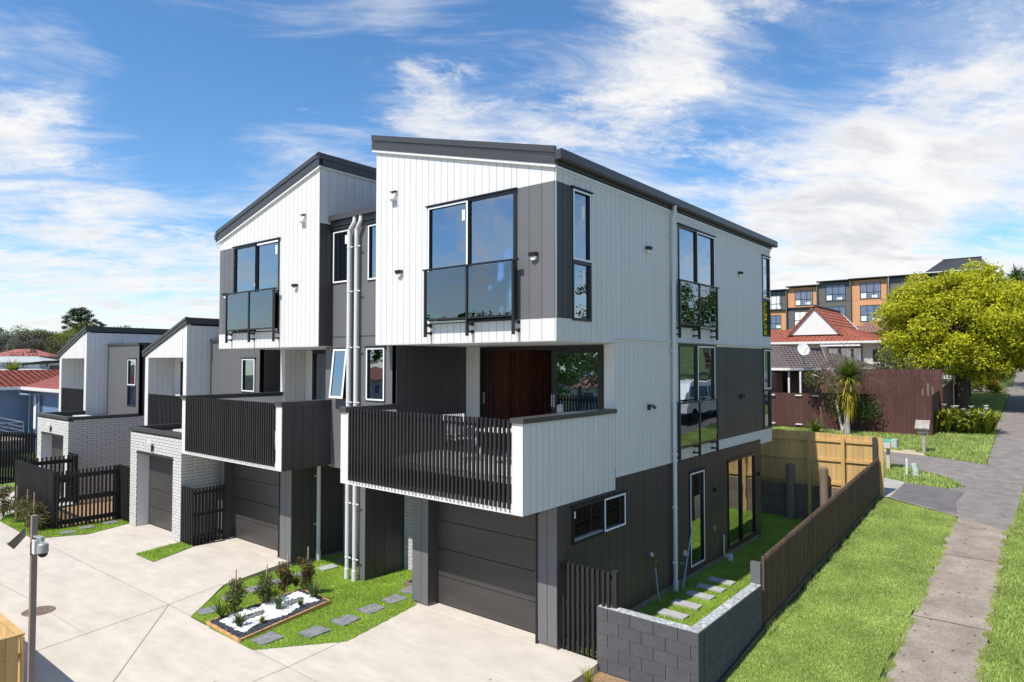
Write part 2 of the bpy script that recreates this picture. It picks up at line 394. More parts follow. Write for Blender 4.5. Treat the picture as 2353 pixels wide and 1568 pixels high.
def window(parent, P_, u0, u1, z0, z1, splits=(), glass='glass', tapes=(), head=True, fr=.045, rec=.03, stickers=(), name='window', dark=BM):
    """splits: cells as (u0,u1,z0,z1); frame bars, one pane per cell, tape round the cells listed"""
    mb = MB(); cells = splits or [(u0, u1, z0, z1)]
    for c in cells:
        a, b, e, g = c
        fbox(mb, P_, a, a+fr, -rec-.05, .022, e, g); fbox(mb, P_, b-fr, b, -rec-.05, .022, e, g)
        fbox(mb, P_, a+fr, b-fr, -rec-.05, .020, e, e+fr); fbox(mb, P_, a+fr, b-fr, -rec-.05, .020, g-fr, g)
    wnd = mb.build(name, dark, parent)
    for i, c in enumerate(cells):
        a, b, e, g = c
        fpc('pane', P_, a+fr, b-fr, -rec, -rec+.006, e+fr, g-fr, glass, wnd)
        if i in tapes:
            t_ = MB(); q = .052
            fbox(t_, P_, a+.014, a+q, .0225, .026, e+.02, g-.02); fbox(t_, P_, b-q, b-.014, .0225, .026, e+.02, g-.02)
            fbox(t_, P_, a+q, b-q, .0222, .0255, g-q, g-.018); fbox(t_, P_, a+q, b-q, .0222, .0255, e+.018, e+q)
            t_.build('tape', 'tape', wnd)
    for (u, z, wd, h) in stickers: fpc('sticker', P_, u, u+wd, -rec+.007, -rec+.009, z, z+h, 'sticker', wnd)
    if head: fpc('head_flashing', P_, u0-.04, u1+.04, -.02, .05, z1+.001, z1+.022, dark, wnd)
    return wnd
def rail_glass(parent, P_, us, zr, zb, zp, n=.15):
    """bolt-on glass balustrade in front of a full-height window"""
    mb = MB(); fbox(mb, P_, us[0]-.05, us[-1]+.10, n-.03, n+.03, zr-.03, zr); b = mb.build('balustrade', BM, parent)
    for u in us:
        fpc('post', P_, u-.022, u+.022, n-.03, n+.022, zp, zr-.031, BM, b)
        for z in (zp+.06, zp+.2):
            fpc('bracket', P_, u-.02, u+.02, 0, n-.031, z, z+.035, BM, b); fpc('bracket', P_, u-.035, u+.035, 0, .012, z-.012, z+.047, BM, b)
    fpc('bottom_rail', P_, us[0]+.022, us[-1]-.022, n-.018, n+.018, zb-.04, zb-.008, BM, b)
    for a, c in zip(us[:-1], us[1:]): fpc('glass_pane', P_, a+.025, c-.025, n-.006, n+.004, zb-.006, zr-.045, 'glass_rail', b)
    return b
def wall_light(parent, P_, u, z, style=0):
    mb = MB()
    if style == 0:          # hooded wedge lamp
        pts = [(u-.075,0,z-.03),(u-.075,.075,z-.03),(u+.075,.075,z-.03),(u+.075,0,z-.03),(u-.08,0,z+.035),(u-.08,.09,z+.035),(u+.08,.09,z+.035),(u+.08,0,z+.035)]
        mb.hexa([P_.p(*q) for q in pts]); o = mb.build('wall_light', BM, parent)
        m2 = MB(); q = []
        for k in range(9):
            a = math.pi*k/8; q.append((u-.065*math.cos(a), z-.031-.065*math.sin(a)))
        vs = [P_.p(a, .005, b) for a, b in q]+[P_.p(a, .055, b) for a, b in q]
        m2.add(vs, [tuple(range(9)), tuple(range(9, 18))[::-1]]+[(i, i+1, i+10, i+9) for i in range(8)]); m2.build('lens', 'lamp_lens', o)
    else:                   # curved scoop lamp
        pts = []
        for k in range(7):
            a = R(15*k); pts.append((u, .02+.14*math.sin(a), z-.02+.08*math.cos(a)))
        for i in range(6):
            a, b = pts[i], pts[i+1]; mb.add([P_.p(u-.05,a[1],a[2]),P_.p(u+.05,a[1],a[2]),P_.p(u+.05,b[1],b[2]),P_.p(u-.05,b[1],b[2]),
                P_.p(u-.05,a[1]*.8,a[2]-.02),P_.p(u+.05,a[1]*.8,a[2]-.02),P_.p(u+.05,b[1]*.8,b[2]-.012),P_.p(u-.05,b[1]*.8,b[2]-.012)], BF)
        fbox(mb, P_, u-.05, u+.05, 0, .04, z-.05, z+.05); o = mb.build('wall_light', BM, parent)
    return o
def vent(parent, P_, u, z):
    mb = MB(); fbox(mb, P_, u-.085, u+.085, 0, .012, z-.16, z+.10)
    mb.hexa([P_.p(*q) for q in [(u-.075,.012,z-.09),(u-.075,.11,z-.06),(u+.075,.11,z-.06),(u+.075,.012,z-.09),(u-.07,.012,z+.085),(u-.07,.03,z+.085),(u+.07,.03,z+.085),(u+.07,.012,z+.085)]])
    o = mb.build('vent_hood', 'trim_white', parent); fpc('flap', P_, u-.06, u+.06, .013, .02, z-.155, z-.091, 'steel', o)
    fpc('cap', P_, u-.09, u+.09, 0, .07, z+.101, z+.112, BM, o)
def downpipe(parent, pts, r=.045, brk=(), bdir=(1,0,0)):
    o = MB().tube(pts, r, 14).build('downpipe', 'pvc', parent, smooth=False)
    for p_ in brk:
        p_ = Vector(p_); MB().lathe(p_, [(r+.006,-.014),(r+.006,.014)], 14).build('clip', 'trim_white', o)
        MB().bar(p_, p_+Vector(bdir)*.13, .018, .022).build('bracket', 'trim_white', o)
    z = min(p[2] for p in pts); b = [p for p in pts if p[2] == z][0]
    MB().lathe((b[0], b[1], z), [(r+.012,0),(r+.012,.22),(r+.004,.235)], 14).build('socket', 'pvc', o)
    return o
def garage_door(parent, y, x0, x1, z1, n=4):
    h = z1/n; g = MB().box(x0, x1, y+.045, y+.06, 0, z1).build('garage_door', BM, parent)
    for i in range(n): pc('panel', x0, x1, y, y+.04, i*h+.006, (i+1)*h-.006, 'garage_panel', g)
    return g
def slats(parent, P_, u0, u1, z0, z1, pitch=.092, wd=.042, dp=.045, n=0, mat='slat_timber', name='slat', rails=(), rail_n=None):
    k = 0; cnt = int(round((u1-u0)/pitch))
    for i in range(cnt+1):
        u = u0+i*(u1-u0)/max(cnt, 1); j = random.uniform(-.004, .004)
        fpc(name, P_, u-wd/2, u+wd/2, n, n+dp, z0, z1+round(j, 3), mat, parent)
    for z in rails: fpc('rail', P_, u0-wd/2, u1+wd/2, n-.045, n-.001, z-.03, z+.03, mat, parent)

# ------------------------------------------------------------------ ground
def slopez(x, y): return .0725*y-.166
GR = -.40
MB().poly([(-420,-120),(2.3,-120),(2.3,12.9),(-420,12.9)], GR).build('ground', 'far_grass', kind='structure')
MB().poly([(2.3,-40),(90,-40),(90,12.9),(2.3,12.9)], 0, zf=lambda x,y: slopez(x,y)-.035).build('ground', 'far_grass', kind='structure')
MB().poly([(-60,12.9),(90,12.9),(90,160),(-60,160)], 0, zf=lambda x,y: slopez(x,y)-.035).build('ground', 'far_grass', kind='structure')
# far hillside to the west
def hillz(x, y):
    d = math.hypot(x-6, y+9); a = max(0, (d-60)/230); return GR-.2+min(a, 1.25)**1.6*11.5+1.2*math.sin(x*.031+y*.05)*min(a, 1)
mb = MB(); nx, ny = 40, 40
gx = [-30-i*11 for i in range(nx)]; gy = [-60+j*9 for j in range(ny)]
mb.v = [(x, y, hillz(x, y) if x < -31 else GR-.3) for x in gx for y in gy]
mb.f = [(i*ny+j, i*ny+j+1, (i+1)*ny+j+1, (i+1)*ny+j) for i in range(nx-1) for j in range(ny-1)]
mb.build('hill', 'hill_olive', kind='structure', smooth=True)

lawn_pts = [(-6.07,-3.09),(-7.33,-1.81),(-7.72,-.03),(-7.66,.0),(-7.66,1.52),(-3.45,1.52),(-3.45,0),(-3.31,-.02),(-2.96,-1.94),(-3.88,-3.12)]
strip_pts = [(-11.16,-2.04),(-10.15,-2.04),(-10.72,-.83),(-11.36,-.85)]
corner_pts = [(-17.9,-3.14),(-14.78,-3.17),(-14.18,-2.06),(-14.62,-.81),(-15.5,-.8),(-15.5,-2.5),(-18.85,-2.5),(-18.67,-2.79)]
drive = [(.72,.1),(.75,.03),(.76,-.05),(.77,-.3),(.78,-30),(-26,-30),(-26,-1.5),(-20.1,-.7),(-18.8,-.7),(-18.75,-2.46),(-18.85,-2.5),(-18.67,-2.79),(-17.9,-3.14),(-14.78,-3.17),(-14.18,-2.06),(-14.62,-.81),
         (-14.2,-.60),(-14.12,-.45),(-11.8,-.45),(-11.36,-.85),(-11.16,-2.04),(-10.15,-2.04),(-10.72,-.83),(-10.98,.35),(-7.76,.35),(-7.74,-.03),(-7.33,-1.81),(-6.07,-3.09),(-3.88,-3.12),(-2.96,-1.94),(-3.31,-.02),(-3.42,.10),(-3.2,.10),(-3.1,.35),(0,.35),(.05,.12)]
MB().poly(drive, -.03, -.22).build('driveway', 'concrete', kind='structure')
def jline(a, b, w=.014):
    d = (Vector(b)-Vector(a)).normalized(); n_ = Vector((-d.y, d.x))*w/2; a, b = Vector(a), Vector(b)
    MB().poly([tuple(a+n_), tuple(b+n_), tuple(b-n_), tuple(a-n_)], -.026).build('driveway_joint', 'joint', kind='structure')
for a, b, w_ in [((-14.2,-3.47),(-13.9,-3.46),.02),((-14.0,-3.12),(-7.0,-3.06),.012),((-7.0,-3.06),(-6.1,-3.06),.012),((-7.04,-3.06),(-4.47,-4.98),.022),((-4.47,-4.98),(-3.4,-5.8),.022),((-6.55,-5.45),(-7.04,-3.06),.012),((-7.04,-3.06),(-7.39,-1.8),.012),
                 ((-13.5,-4.95),(-9.78,-4.68),.012),((-9.78,-4.68),(-6.6,-4.6),.010),((-2.8,-6),(-2.89,-3.08),.010),((-2.89,-3.08),(-3.02,-1.99),.010),((-3.86,-3.11),(-2.0,-3.10),.012),((-2.0,-3.10),(.75,-3.0),.010)]: jline(a, b, w_)
pc('door_threshold', -3.05, -.4, -.02, .27, -.03, -.012, 'concrete', None, kind='structure')
pc('door_threshold', -10.85, -8.1, -.02, .27, -.03, -.012, 'concrete', None, kind='structure')
def lawn_z(x, y):   # entry lawn drops towards the back-left corner
    return -.022-.12*max(0, min(1, (y+3)/3))*max(0, min(1, (-3.6-x)/2.5))
MB().poly(lawn_pts, -.175).build('lawn_ground', 'grass_base', kind='structure')
MB().poly(strip_pts, -.02).build('lawn_ground', 'grass_base', kind='structure')
MB().poly(corner_pts, -.02).build('lawn_ground', 'grass_base', kind='structure')
MB().poly([(-18.7,-2.4),(-15.6,-2.4),(-15.6,-.6),(-14.6,-.6),(-14.6,9),(-19.7,9),(-19.7,-.6),(-18.7,-.6)], -.06).build('mulch_ground', 'bark_mulch', kind='structure')
MB().poly([(-25,-3.2),(-23.2,-2.6),(-22.9,-.9),(-25,-.9)], -.01).build('lawn_ground', 'grass_base', kind='structure')
side_lawn = [(-.02,.35),(2.2,.35),(2.2,12.75),(-8,12.75),(-8,10.7),(-.02,9.9)]
MB().poly(side_lawn, -.175).build('side_lawn_ground', 'grass_base', kind='structure')
verge_pts = [(2.46,-4),(4.24,-4),(4.27,2.2),(4.33,6),(4.36,11.63),(2.62,12.75),(2.46,12.8)]
MB().poly(verge_pts, 0, zf=lambda x,y: slopez(x,y)-.01).build('verge_ground', 'grass_base', kind='structure')
vr = [(5.50,-4),(5.48,10.95),(5.60,14.8),(5.7,22),(7.4,22),(7.4,-4)]
MB().poly(vr, 0, zf=lambda x,y: slopez(x,y)-.01).build('verge_ground', 'grass_base', kind='structure')
# footpath slabs, ragged grass-eaten edges
ys = [-4,-.6,1.6,4.75,8.45,11.3]
for i in range(5):
    a, b = ys[i]+.012, ys[i+1]-.012; L_, R_ = [], []
    for k in range(15):
        y = a+(b-a)*k/14; L_.append((4.35+random.uniform(-.025,.02), y)); R_.append((5.47+random.uniform(-.03,.03), y))
    if i == 4: L_[-1] = (4.40,11.62); R_[-1] = (5.5,10.92)
    MB().poly(L_+R_[::-1], 0, zf=lambda x,y: slopez(x,y)+.012).build('footpath', 'path_concrete', kind='structure')
asph = [(2.52,12.84),(4.38,11.64),(5.52,10.90),(7.4,10.9),(7.4,60),(5.9,60),(5.85,41),(5.75,25),(5.63,14.77+.2),(5.63,16.5)]
asph = [(2.62,12.84),(4.38,11.66),(5.52,10.95),(5.60,14.8),(5.66,22),(5.9,62),(4.05,62),(4.34,41.2),(4.36,28),(4.50,25.4),(4.55,19.2),(4.60,18.73),(2.66,19.45),(1.1,19.6),(-6,20.4),(-6,17.8),(1.6,17.9),(2.6,17.1),(3.7,16.2),(4.25,15.21),(3.87,14.66),(2.58,14.93)]
MB().poly(asph, 0, zf=lambda x,y: slopez(x,y)+.004).build('asphalt_path', 'asphalt_worn', kind='structure')
MB().poly([(2.66,12.95),(3.3,12.5),(4.35,11.95),(4.2,13.2),(4.3,14.4),(3.9,14.6),(2.7,14.8)], 0, zf=lambda x,y: slopez(x,y)+.009).build('asphalt_patch', 'asphalt', kind='structure')
MB().poly([(2.42,12.8),(2.62,12.86),(2.72,14.9),(1.9,15.4),(-4,15.6),(-4,12.9),(2.4,12.9)], 0, zf=lambda x,y: slopez(x,y)+.013).build('neighbour_driveway', 'concrete_grey', kind='structure')
MB().poly([(2.3,40),(6,40),(6,44),(-6,44.5),(-6,40.8)], 0, zf=lambda x,y: slopez(x,y)+.014).build('crossing', 'asphalt_worn', kind='structure')
MB().poly([(7.4,-40),(14.5,-40),(14.5,150),(7.4,150)], 0, zf=lambda x,y: slopez(x,y)-.02).build('road', 'asphalt', kind='structure')

# ------------------------------------------------------------------ grass (blades nobody could count)
def inpoly(pts, X, Y):
    c = np.zeros(len(X), bool); n = len(pts); j = n-1
    for i in range(n):
        xi, yi = pts[i]; xj, yj = pts[j]
        m_ = ((yi > Y) != (yj > Y)) & (X < (xj-xi)*(Y-yi)/((yj-yi) or 1e-9)+xi); c ^= m_; j = i
    return c
def blades(name, polys, zf, dens, h, wd, mat, holes=()):
    out = []
    for pts in polys:
        xs = [p[0] for p in pts]; ys_ = [p[1] for p in pts]; A = (max(xs)-min(xs))*(max(ys_)-min(ys_)); n = int(A*dens)
        X = rng.uniform(min(xs), max(xs), n); Y = rng.uniform(min(ys_), max(ys_), n); k = inpoly(pts, X, Y)
        for hp in holes: k &= ~inpoly(hp, X, Y)
        X, Y = X[k], Y[k]; n = len(X); Z = zf(X, Y)
        a = rng.uniform(0, 2*np.pi, n); hh = h*rng.uniform(.55, 1.25, n); ww = wd*rng.uniform(.7, 1.3, n); l = hh*rng.uniform(.2, .9, n); b_ = rng.uniform(0, 2*np.pi, n)
        dx, dy = np.cos(a)*ww/2, np.sin(a)*ww/2
        out.append(np.stack([np.stack([X-dx, Y-dy, Z], 1), np.stack([X+dx, Y+dy, Z], 1), np.stack([X+np.cos(b_)*l, Y+np.sin(b_)*l, Z+hh], 1)], 1).reshape(-1, 3))
    return np_obj(name, np.concatenate(out), 3, mat, kind='stuff', label=name.replace('_', ' ')+' seen as a green mass', cat='grass')
_X, _Y = np.meshgrid(np.arange(-7.8, -2.9, .05), np.arange(-3.2, 1.55, .05)); _X = _X.ravel(); _Y = _Y.ravel(); _k = inpoly(lawn_pts, _X, _Y); _X, _Y = _X[_k], _Y[_k]; _h = .0251
_q = [np.stack([_X+a*_h, _Y+b*_h, np.vectorize(lawn_z)(_X+a*_h, _Y+b*_h)-.006], 1) for a, b in ((-1,-1),(1,-1),(1,1),(-1,1))]
np_obj('lawn_ground', np.stack(_q, 1).reshape(-1, 3), 4, 'grass_base', kind='structure')
def rect(cx, cy, a, b, rot=0):
    c, s = math.cos(rot), math.sin(rot); return [(cx+c*i*a/2-s*j*b/2, cy+s*i*a/2+c*j*b/2) for i, j in ((-1,-1),(1,-1),(1,1),(-1,1))]
bed = [(-5.50,-3.06),(-4.32,-3.10),(-4.70,-1.04),(-5.72,-1.0)]
stA = [(-6.11,-2.70),(-6.56,-2.02),(-6.70,-1.46),(-6.80,-.84),(-6.93,-.15),(-6.90,.50),(-7.10,1.12)]
stB = [(-4.08,-2.74),(-3.68,-2.07),(-3.71,-1.40),(-3.78,-.75),(-3.86,-.11),(-4.0,.50)]
stS = [(.62,2.95),(.61,3.60),(.60,4.26),(.60,4.83),(.60,5.40)]
holes = [rect(x, y, .36, .42, R(-8)) for x, y in stA+stB]+[bed]+[rect(x, y, .56, .24) for x, y in stS]
lz = np.vectorize(lawn_z)
o = blades('artificial_turf', [lawn_pts], lz, 6000, .024, .011, 'turf', holes); o['label'] = 'bright green artificial turf round the stepping stones of the entry garden'
o = blades('artificial_turf', [side_lawn], lambda X,Y: X*0-.17, 4200, .026, .012, 'turf', holes); o['label'] = 'bright green artificial turf in the side yard behind the block wall'
o = blades('artificial_turf', [strip_pts, corner_pts], lambda X,Y: X*0-.018, 3200, .04, .013, 'turf'); o['label'] = 'small green turf patches beside the driveway near the brick garages'
o = blades('verge_grass', [verge_pts], lambda X,Y: slopez(X,Y)-.005, 6000, .030, .013, 'lawn'); o['label'] = 'mown roadside grass between the slat fence and the footpath'
o = blades('verge_grass', [vr], lambda X,Y: slopez(X,Y)-.005, 2300, .06, .016, 'lawn'); o['label'] = 'grass strip along the outer edge of the footpath'
frontg = [(-9,20.5),(1.1,19.75),(2.66,19.5),(4.58,18.76),(4.52,19.2),(4.46,25.4),(4.3,28),(4.3,40.5),(2.35,40.5),(2.35,23.8),(-9,23.8)]
islg = [(1.6,17.85),(1.8,15.5),(2.58,15.0),(3.85,14.7),(4.22,15.21),(3.7,16.15),(2.6,17.05)]
o = blades('lawn_grass', [frontg, islg], lambda X,Y: slopez(X,Y)-.02, 900, .09, .028, 'lawn'); o['label'] = 'rough green lawn around the letterboxes and along the maroon fence'
# ragged tufts that creep over the footpath edges
# ------------------------------------------------------------------ the corner townhouse
TH = thing('townhouse', 'three storey white and charcoal townhouse on the street corner with the balcony furniture', 'townhouse', (-2.5, 5, 0), 'townhouses along the shared driveway')
WB, DB, GB, WD = 'white_board', 'dark_board', 'grey_board', 'warm_dark_board'
f0, s0 = Front(0), Side(0)
slope = .263
def roofA(x): return 7.955 - slope*x                      # wall top, x <= 0
Dp = 10.78
# upper storey, street front
GR_ = (-.82, 0, 5.41, 7.70)                               # grey corner panel
WF = (-3.06, -.86, 5.40, 7.69)
clad(TH, f0, -4.63, -.90, 5.04, roofA, WB, .175, holes=[WF], backing=False)
clad(TH, f0, -.90, 0, 7.705, roofA, WB, .27, backing=False, start=-.84)
clad(TH, f0, -.90, 0, 5.04, 5.405, WB, .27, backing=False, start=-.84, holes=[(-1, -.86, 5.40, 8)])
clad(TH, f0, -.86, 0, 5.415, 7.70, GB, .27, backing=False, start=-.84)
mb = MB(); strip(mb, f0, -4.63, -.145, lambda u: 5.04, roofA, [WF], -.14, -.012); mb.build('wall', WB, TH)
pc('corner_trim', -.012, .004, -.006, .012, 5.41, 7.70, 'steel', TH)
window(TH, f0, *WF, splits=[(-3.06,-1.97,5.40,7.69), (-2.01,-.86,5.40,7.69)], tapes=(0,), stickers=[(-2.17,7.32,.07,.2)])
fpc('reveal', f0, -.865, -.83, 0, .022, 5.40, 7.69, BM, TH)
rail_glass(TH, f0, [-2.97,-1.88,-.80], 6.45, 5.50, 5.15)
wall_light(TH, f0, -3.86, 6.49); wall_light(TH, f0, -.45, 6.50); vent(TH, f0, -4.04, 8.05)
# upper storey, side
NW = (.46, 1.06, 5.39, 7.68); BW = (4.62, 6.64, 5.44, 7.71); FW = (10.08, 10.72, 5.40, 7.70)
clad(TH, s0, .0185, Dp, 5.04, 7.955, WB, .175, holes=[NW, BW, FW, (-1,.455,5.41,7.70)], backing=False)
clad(TH, s0, .0185, .455, 5.415, 7.695, DB, .16, backing=False)
mb = MB(); strip(mb, s0, .015, Dp, lambda u: 5.04, lambda u: 7.955, [NW, BW, FW], -.14, -.012); mb.build('wall', WB, TH)
window(TH, s0, *NW, splits=[(.46,1.06,6.42,7.68), (.46,1.06,5.39,6.42)], glass='glass_side', tapes=(0,), stickers=[(.80,7.18,.10,.24), (.82,6.05,.10,.24)])
window(TH, s0, *BW, splits=[(4.62,5.63,5.44,7.71), (5.59,6.64,5.44,7.71)], glass='glass_side', tapes=(1,), stickers=[(5.36,7.2,.10,.24), (6.32,7.15,.08,.22)])
window(TH, s0, *FW, splits=[(10.08,10.72,6.46,7.70), (10.08,10.72,5.40,6.46)], glass='glass_side', tapes=(0,), stickers=[(10.38,7.2,.1,.24)])
rail_glass(TH, s0, [4.38,5.40,6.42], 6.46, 5.52, 5.19)
wall_light(TH, s0, 3.19, 6.98); wall_light(TH, s0, 8.30, 7.0)
mb = MB(); mb.box(-.01,.004,-.01,.004,5.04,5.40); mb.build('corner_trim', 'trim_white', TH)
# roof, fascia, gutter
mb = MB()
def rz(x): return 8.16 - slope*(x-.02)
mb.hexa([(-4.66,-.06,rz(-4.66)-.04),(-4.66,Dp+.12,rz(-4.66)-.04),(.02,Dp+.12,rz(.02)-.04),(.02,-.06,rz(.02)-.04),(-4.66,-.06,rz(-4.66)),(-4.66,Dp+.12,rz(-4.66)),(.02,Dp+.12,rz(.02)),(.02,-.06,rz(.02))])
roof = mb.build('roof', 'roof_metal', TH)
def barge(par, xa, xb, za, zb, y=-.02):       # sloping fascia along the gable, in three folds
    L_ = []
    for (o0, o1, n_) in ((.00,.135,.045), (.14,.185,.035), (.19,.30,.055)):
        m_ = MB(); m_.hexa([(xa,y-n_,za+o0),(xa,y,za+o0),(xb,y,zb+o0),(xb,y-n_,zb+o0),(xa,y-n_,za+o1),(xa,y,za+o1),(xb,y,zb+o1),(xb,y-n_,zb+o1)])
        L_.append(m_.build('fascia', 'roof_metal', par))
    m_ = MB(); m_.hexa([(xa,y-.03,za-.055),(xa,y+.02,za-.055),(xb,y+.02,zb-.055),(xb,y-.03,zb-.055),(xa,y-.03,za-.003),(xa,y+.02,za-.003),(xb,y+.02,zb-.003),(xb,y-.03,zb-.003)])
    m_.build('trim', 'trim_white', par)
barge(TH, -4.71, .02, 9.16, 7.965)
mb = MB().box(-.02, .035, -.02, Dp+.1, 7.975, 8.13); mb.build('fascia', 'roof_metal', TH)
mb = MB(); prof = [(.036,8.03),(.036,8.19),(.046,8.19),(.046,8.045),(.125,8.045),(.138,8.075),(.135,8.19),(.15,8.20),(.155,8.17),(.150,8.06),(.128,8.028)]
ya, yb = -.075, Dp+.24
n_ = len(prof); mb.add([(x,ya,z) for x,z in prof]+[(x,yb,z) for x,z in prof], [(i,(i+1)%n_,n_+(i+1)%n_,n_+i) for i in range(n_)])
mb.box(.036,.15,ya-.004,ya,8.03,8.19).box(.036,.15,yb,yb+.004,8.03,8.19); mb.build('gutter', 'roof_metal', TH)
fpc('trim', s0, 0, Dp+.02, 0, .025, 7.90, 7.952, 'trim_white', TH)
fpc('trim', s0, 0, Dp, .0, .012, 7.86, 7.898, 'trim_white', TH)
# soffit / floors / inner shell
pc('soffit', -4.62, -.005, .002, 2.62, 5.025, 5.038, 'trim_white', TH)
pc('floor', -4.6, -.15, .16, Dp-.1, 5.045, 5.30, 'interior_floor', TH)
pc('ceiling', -4.6, -.15, .16, Dp-.1, 7.72, 7.78, 'interior', TH)
pc('partition', -4.6, -.15, 3.6, 3.7, 5.30, 7.72, 'interior', TH); pc('partition', -4.6, -.15, 7.6, 7.7, 5.30, 7.72, 'interior', TH)
pc('partition', -2.9, -2.82, 2.2, 3.6, 5.30, 7.72, 'interior', TH)
pc('party_wall', -4.63, -4.55, .15, Dp, 5.04, 9.0, DB, TH); pc('back_wall', -4.55, 0-.15, Dp-.08, Dp-.01, 2.4, 8.0, WB, TH)
# first floor side wall
s1 = Side(.004)
W1 = (4.60, 6.60, 2.77, 5.06); W1b = (10.08, 10.70, 2.78, 5.03)
clad(TH, s1, 1.8985, 4.58, 2.52, 5.10, WB, .175, backing=False)
clad(TH, s1, 6.60, 10.08, 2.765, 5.04, DB, .272, backing=False)
clad(TH, s1, 4.58, 9.81, 2.53, 2.765, WB, .175, backing=False, holes=[(4.60,6.6,2.77,5)])
clad(TH, s1, 4.58, 6.62, 2.765, 5.10, WB, .175, backing=False, holes=[(4.60,9,2.7,5.055)])
clad(TH, s1, 9.812, 10.77, 2.39, 2.765, WB, .24, backing=False)
clad(TH, s1, 6.62, 10.77, 5.045, 5.10, WB, .175, backing=False); clad(TH, s1, 10.70, 10.78, 2.765, 5.04, DB, .272, backing=False)
mb = MB(); strip(mb, s1, 1.90, 10.76, lambda u: 2.54, lambda u: 5.10, [W1, W1b], -.14, -.012); mb.build('wall', DB, TH)
MB().box(-4.4, .0, 9.85, 10.75, 2.40, 2.52).build('wall', WB, TH)
mb = MB(); fbox(mb, s1, 1.88, 10.80, 0, .05, 5.105, 5.125); fbox(mb, s1, 1.88, 10.80, 0, .012, 5.05, 5.104); mb.build('ledge_flashing', 'trim_white', TH)
window(TH, s1, *W1, splits=[(4.60,5.60,2.77,5.06), (5.56,6.60,2.77,5.06)], glass='glass_side', tapes=(1,))
window(TH, s1, *W1b, splits=[(10.08,10.70,3.88,5.03), (10.08,10.70,2.78,3.88)], glass='glass_side', tapes=(0,))
rail_glass(TH, s1, [4.32,5.36,6.38], 3.81, 2.87, 2.55)
wall_light(TH, s1, 3.20, 3.76, 1); wall_light(TH, s1, 8.32, 3.76, 1)
downpipe(TH, [(.10,4.27,8.04),(.10,4.27,7.92),(.075,4.25,7.78),(.075,4.24,-.17)], .045, [(.075,4.24,z) for z in (7.35,5.95,4.9,3.85,2.72,1.6,.45)], (0,-1,0))
# balcony
by = -.905
fb, = (Front(by),)
clad(TH, Side(.001), by+.0185, 1.88, 2.30, 3.72, WB, .168, backing=False)
mb = MB().box(-.22, -.012, by+.018, 1.88, 2.31, 3.715); mb.build('wall', WB, TH)
mb = MB(); fbox(mb, fb, -.22, 0, -.018, 0, 2.30, 3.72); mb.build('wall', WB, TH)
mb = MB(); fbox(mb, fb, -4.56, -4.31, -.018, 0, 2.30, 3.68); mb.box(-4.56, -4.38, by+.018, .37, 2.31, 3.68); mb.build('wall', WB, TH)
clad(TH, fb, -4.31, -.22, 2.30, 2.455, WB, .27, backing=False)
pc('balcony_beam', -4.31, -.22, by+.019, by+.09, 2.31, 2.44, WB, TH)
pc('cap', -.235, .035, by-.03, 1.90, 3.722, 3.80, 'roof_metal', TH); pc('cap', -4.59, -4.36, by-.03, .40, 3.685, 3.79, 'roof_metal', TH)
slats(TH, fb, -4.25, -.26, 2.385, 3.775, .0925, .040, .045, .0)
for z in (3.655, 2.70): pc('slat_rail', -4.31, -.22, by+.001, by+.03, z-.02, z+.02, 'slat_timber', TH)
pc('upstand', -4.31, -.22, by+.10, by+.14, 2.44, 2.74, 'warm_dark_board', TH)
pc('balcony_slab', -4.38, -.21, by+.145, 2.5, 2.32, 2.69, 'interior', TH)
pc('soffit', -4.4, -.01, by+.02, 2.5, 2.302, 2.312, 'trim_white', TH)
for i in range(7):
    for j in range(7):
        x0_ = -4.36+i*.595; y0_ = by+.16+j*.47
        if y0_ < 2.45: pc('floor_tile', x0_+.006, min(x0_+.589, -.23), y0_+.006, min(y0_+.464, 2.48), 2.69, 2.715+random.uniform(0,.002), 'tile_floor', TH)
sB = Side(-4.38)
clad(TH, sB, .37, 2.5, 2.72, 5.02, DB, .272, backing=True)
clad(TH, Front(2.5), -4.37, -3.93, 2.72, 5.02, WB, .22, backing=True); clad(TH, Front(2.5), -.62, -.22, 2.72, 5.02, WB, .2, backing=True)
clad(TH, Front(1.88), -.22, -.002, 2.72, 5.02, WB, .22, backing=False); mb = MB().box(-.22, -.02, 1.898, 2.5, 2.72, 5.02); mb.build('wall', WB, TH)
window(TH, Front(2.5), -3.92, -.63, 2.73, 5.0, splits=[(-3.92,-.63,2.73,5.0)], glass='glass_rail', name='sliding_door', head=True, fr=.06) if False else None
mb = MB(); fD = Front(2.5)
for a in (-3.92, -.69): fbox(mb, fD, a, a+.06, -.12, .02, 2.73, 5.0)
fbox(mb, fD, -3.86, -.69, -.12, .02, 4.93, 5.0); fbox(mb, fD, -3.86, -.69, -.12, .02, 2.725, 2.76)
slider = mb.build('sliding_door', BM, TH)
for (a, b, n) in ((-1.86,-.70,-.02), (-1.95,-.80,-.07), (-3.86,-3.55,-.04)):
    mb = MB()
    for q in (a, b-.07): fbox(mb, fD, q, q+.07, n-.03, n, 2.765, 4.925)
    fbox(mb, fD, a+.07, b-.07, n-.03, n, 2.765, 2.84); fbox(mb, fD, a+.07, b-.07, n-.03, n, 4.86, 4.925)
    lf = mb.build('door_leaf', BM, slider); 
    if b-a > .5: fpc('pane', fD, a+.07, b-.07, n-.016, n-.010, 2.84, 4.86, 'glass', slider)
    fpc('handle', fD, a+.02, a+.045, n+.001, n+.04, 3.72, 3.98, 'steel', slider)
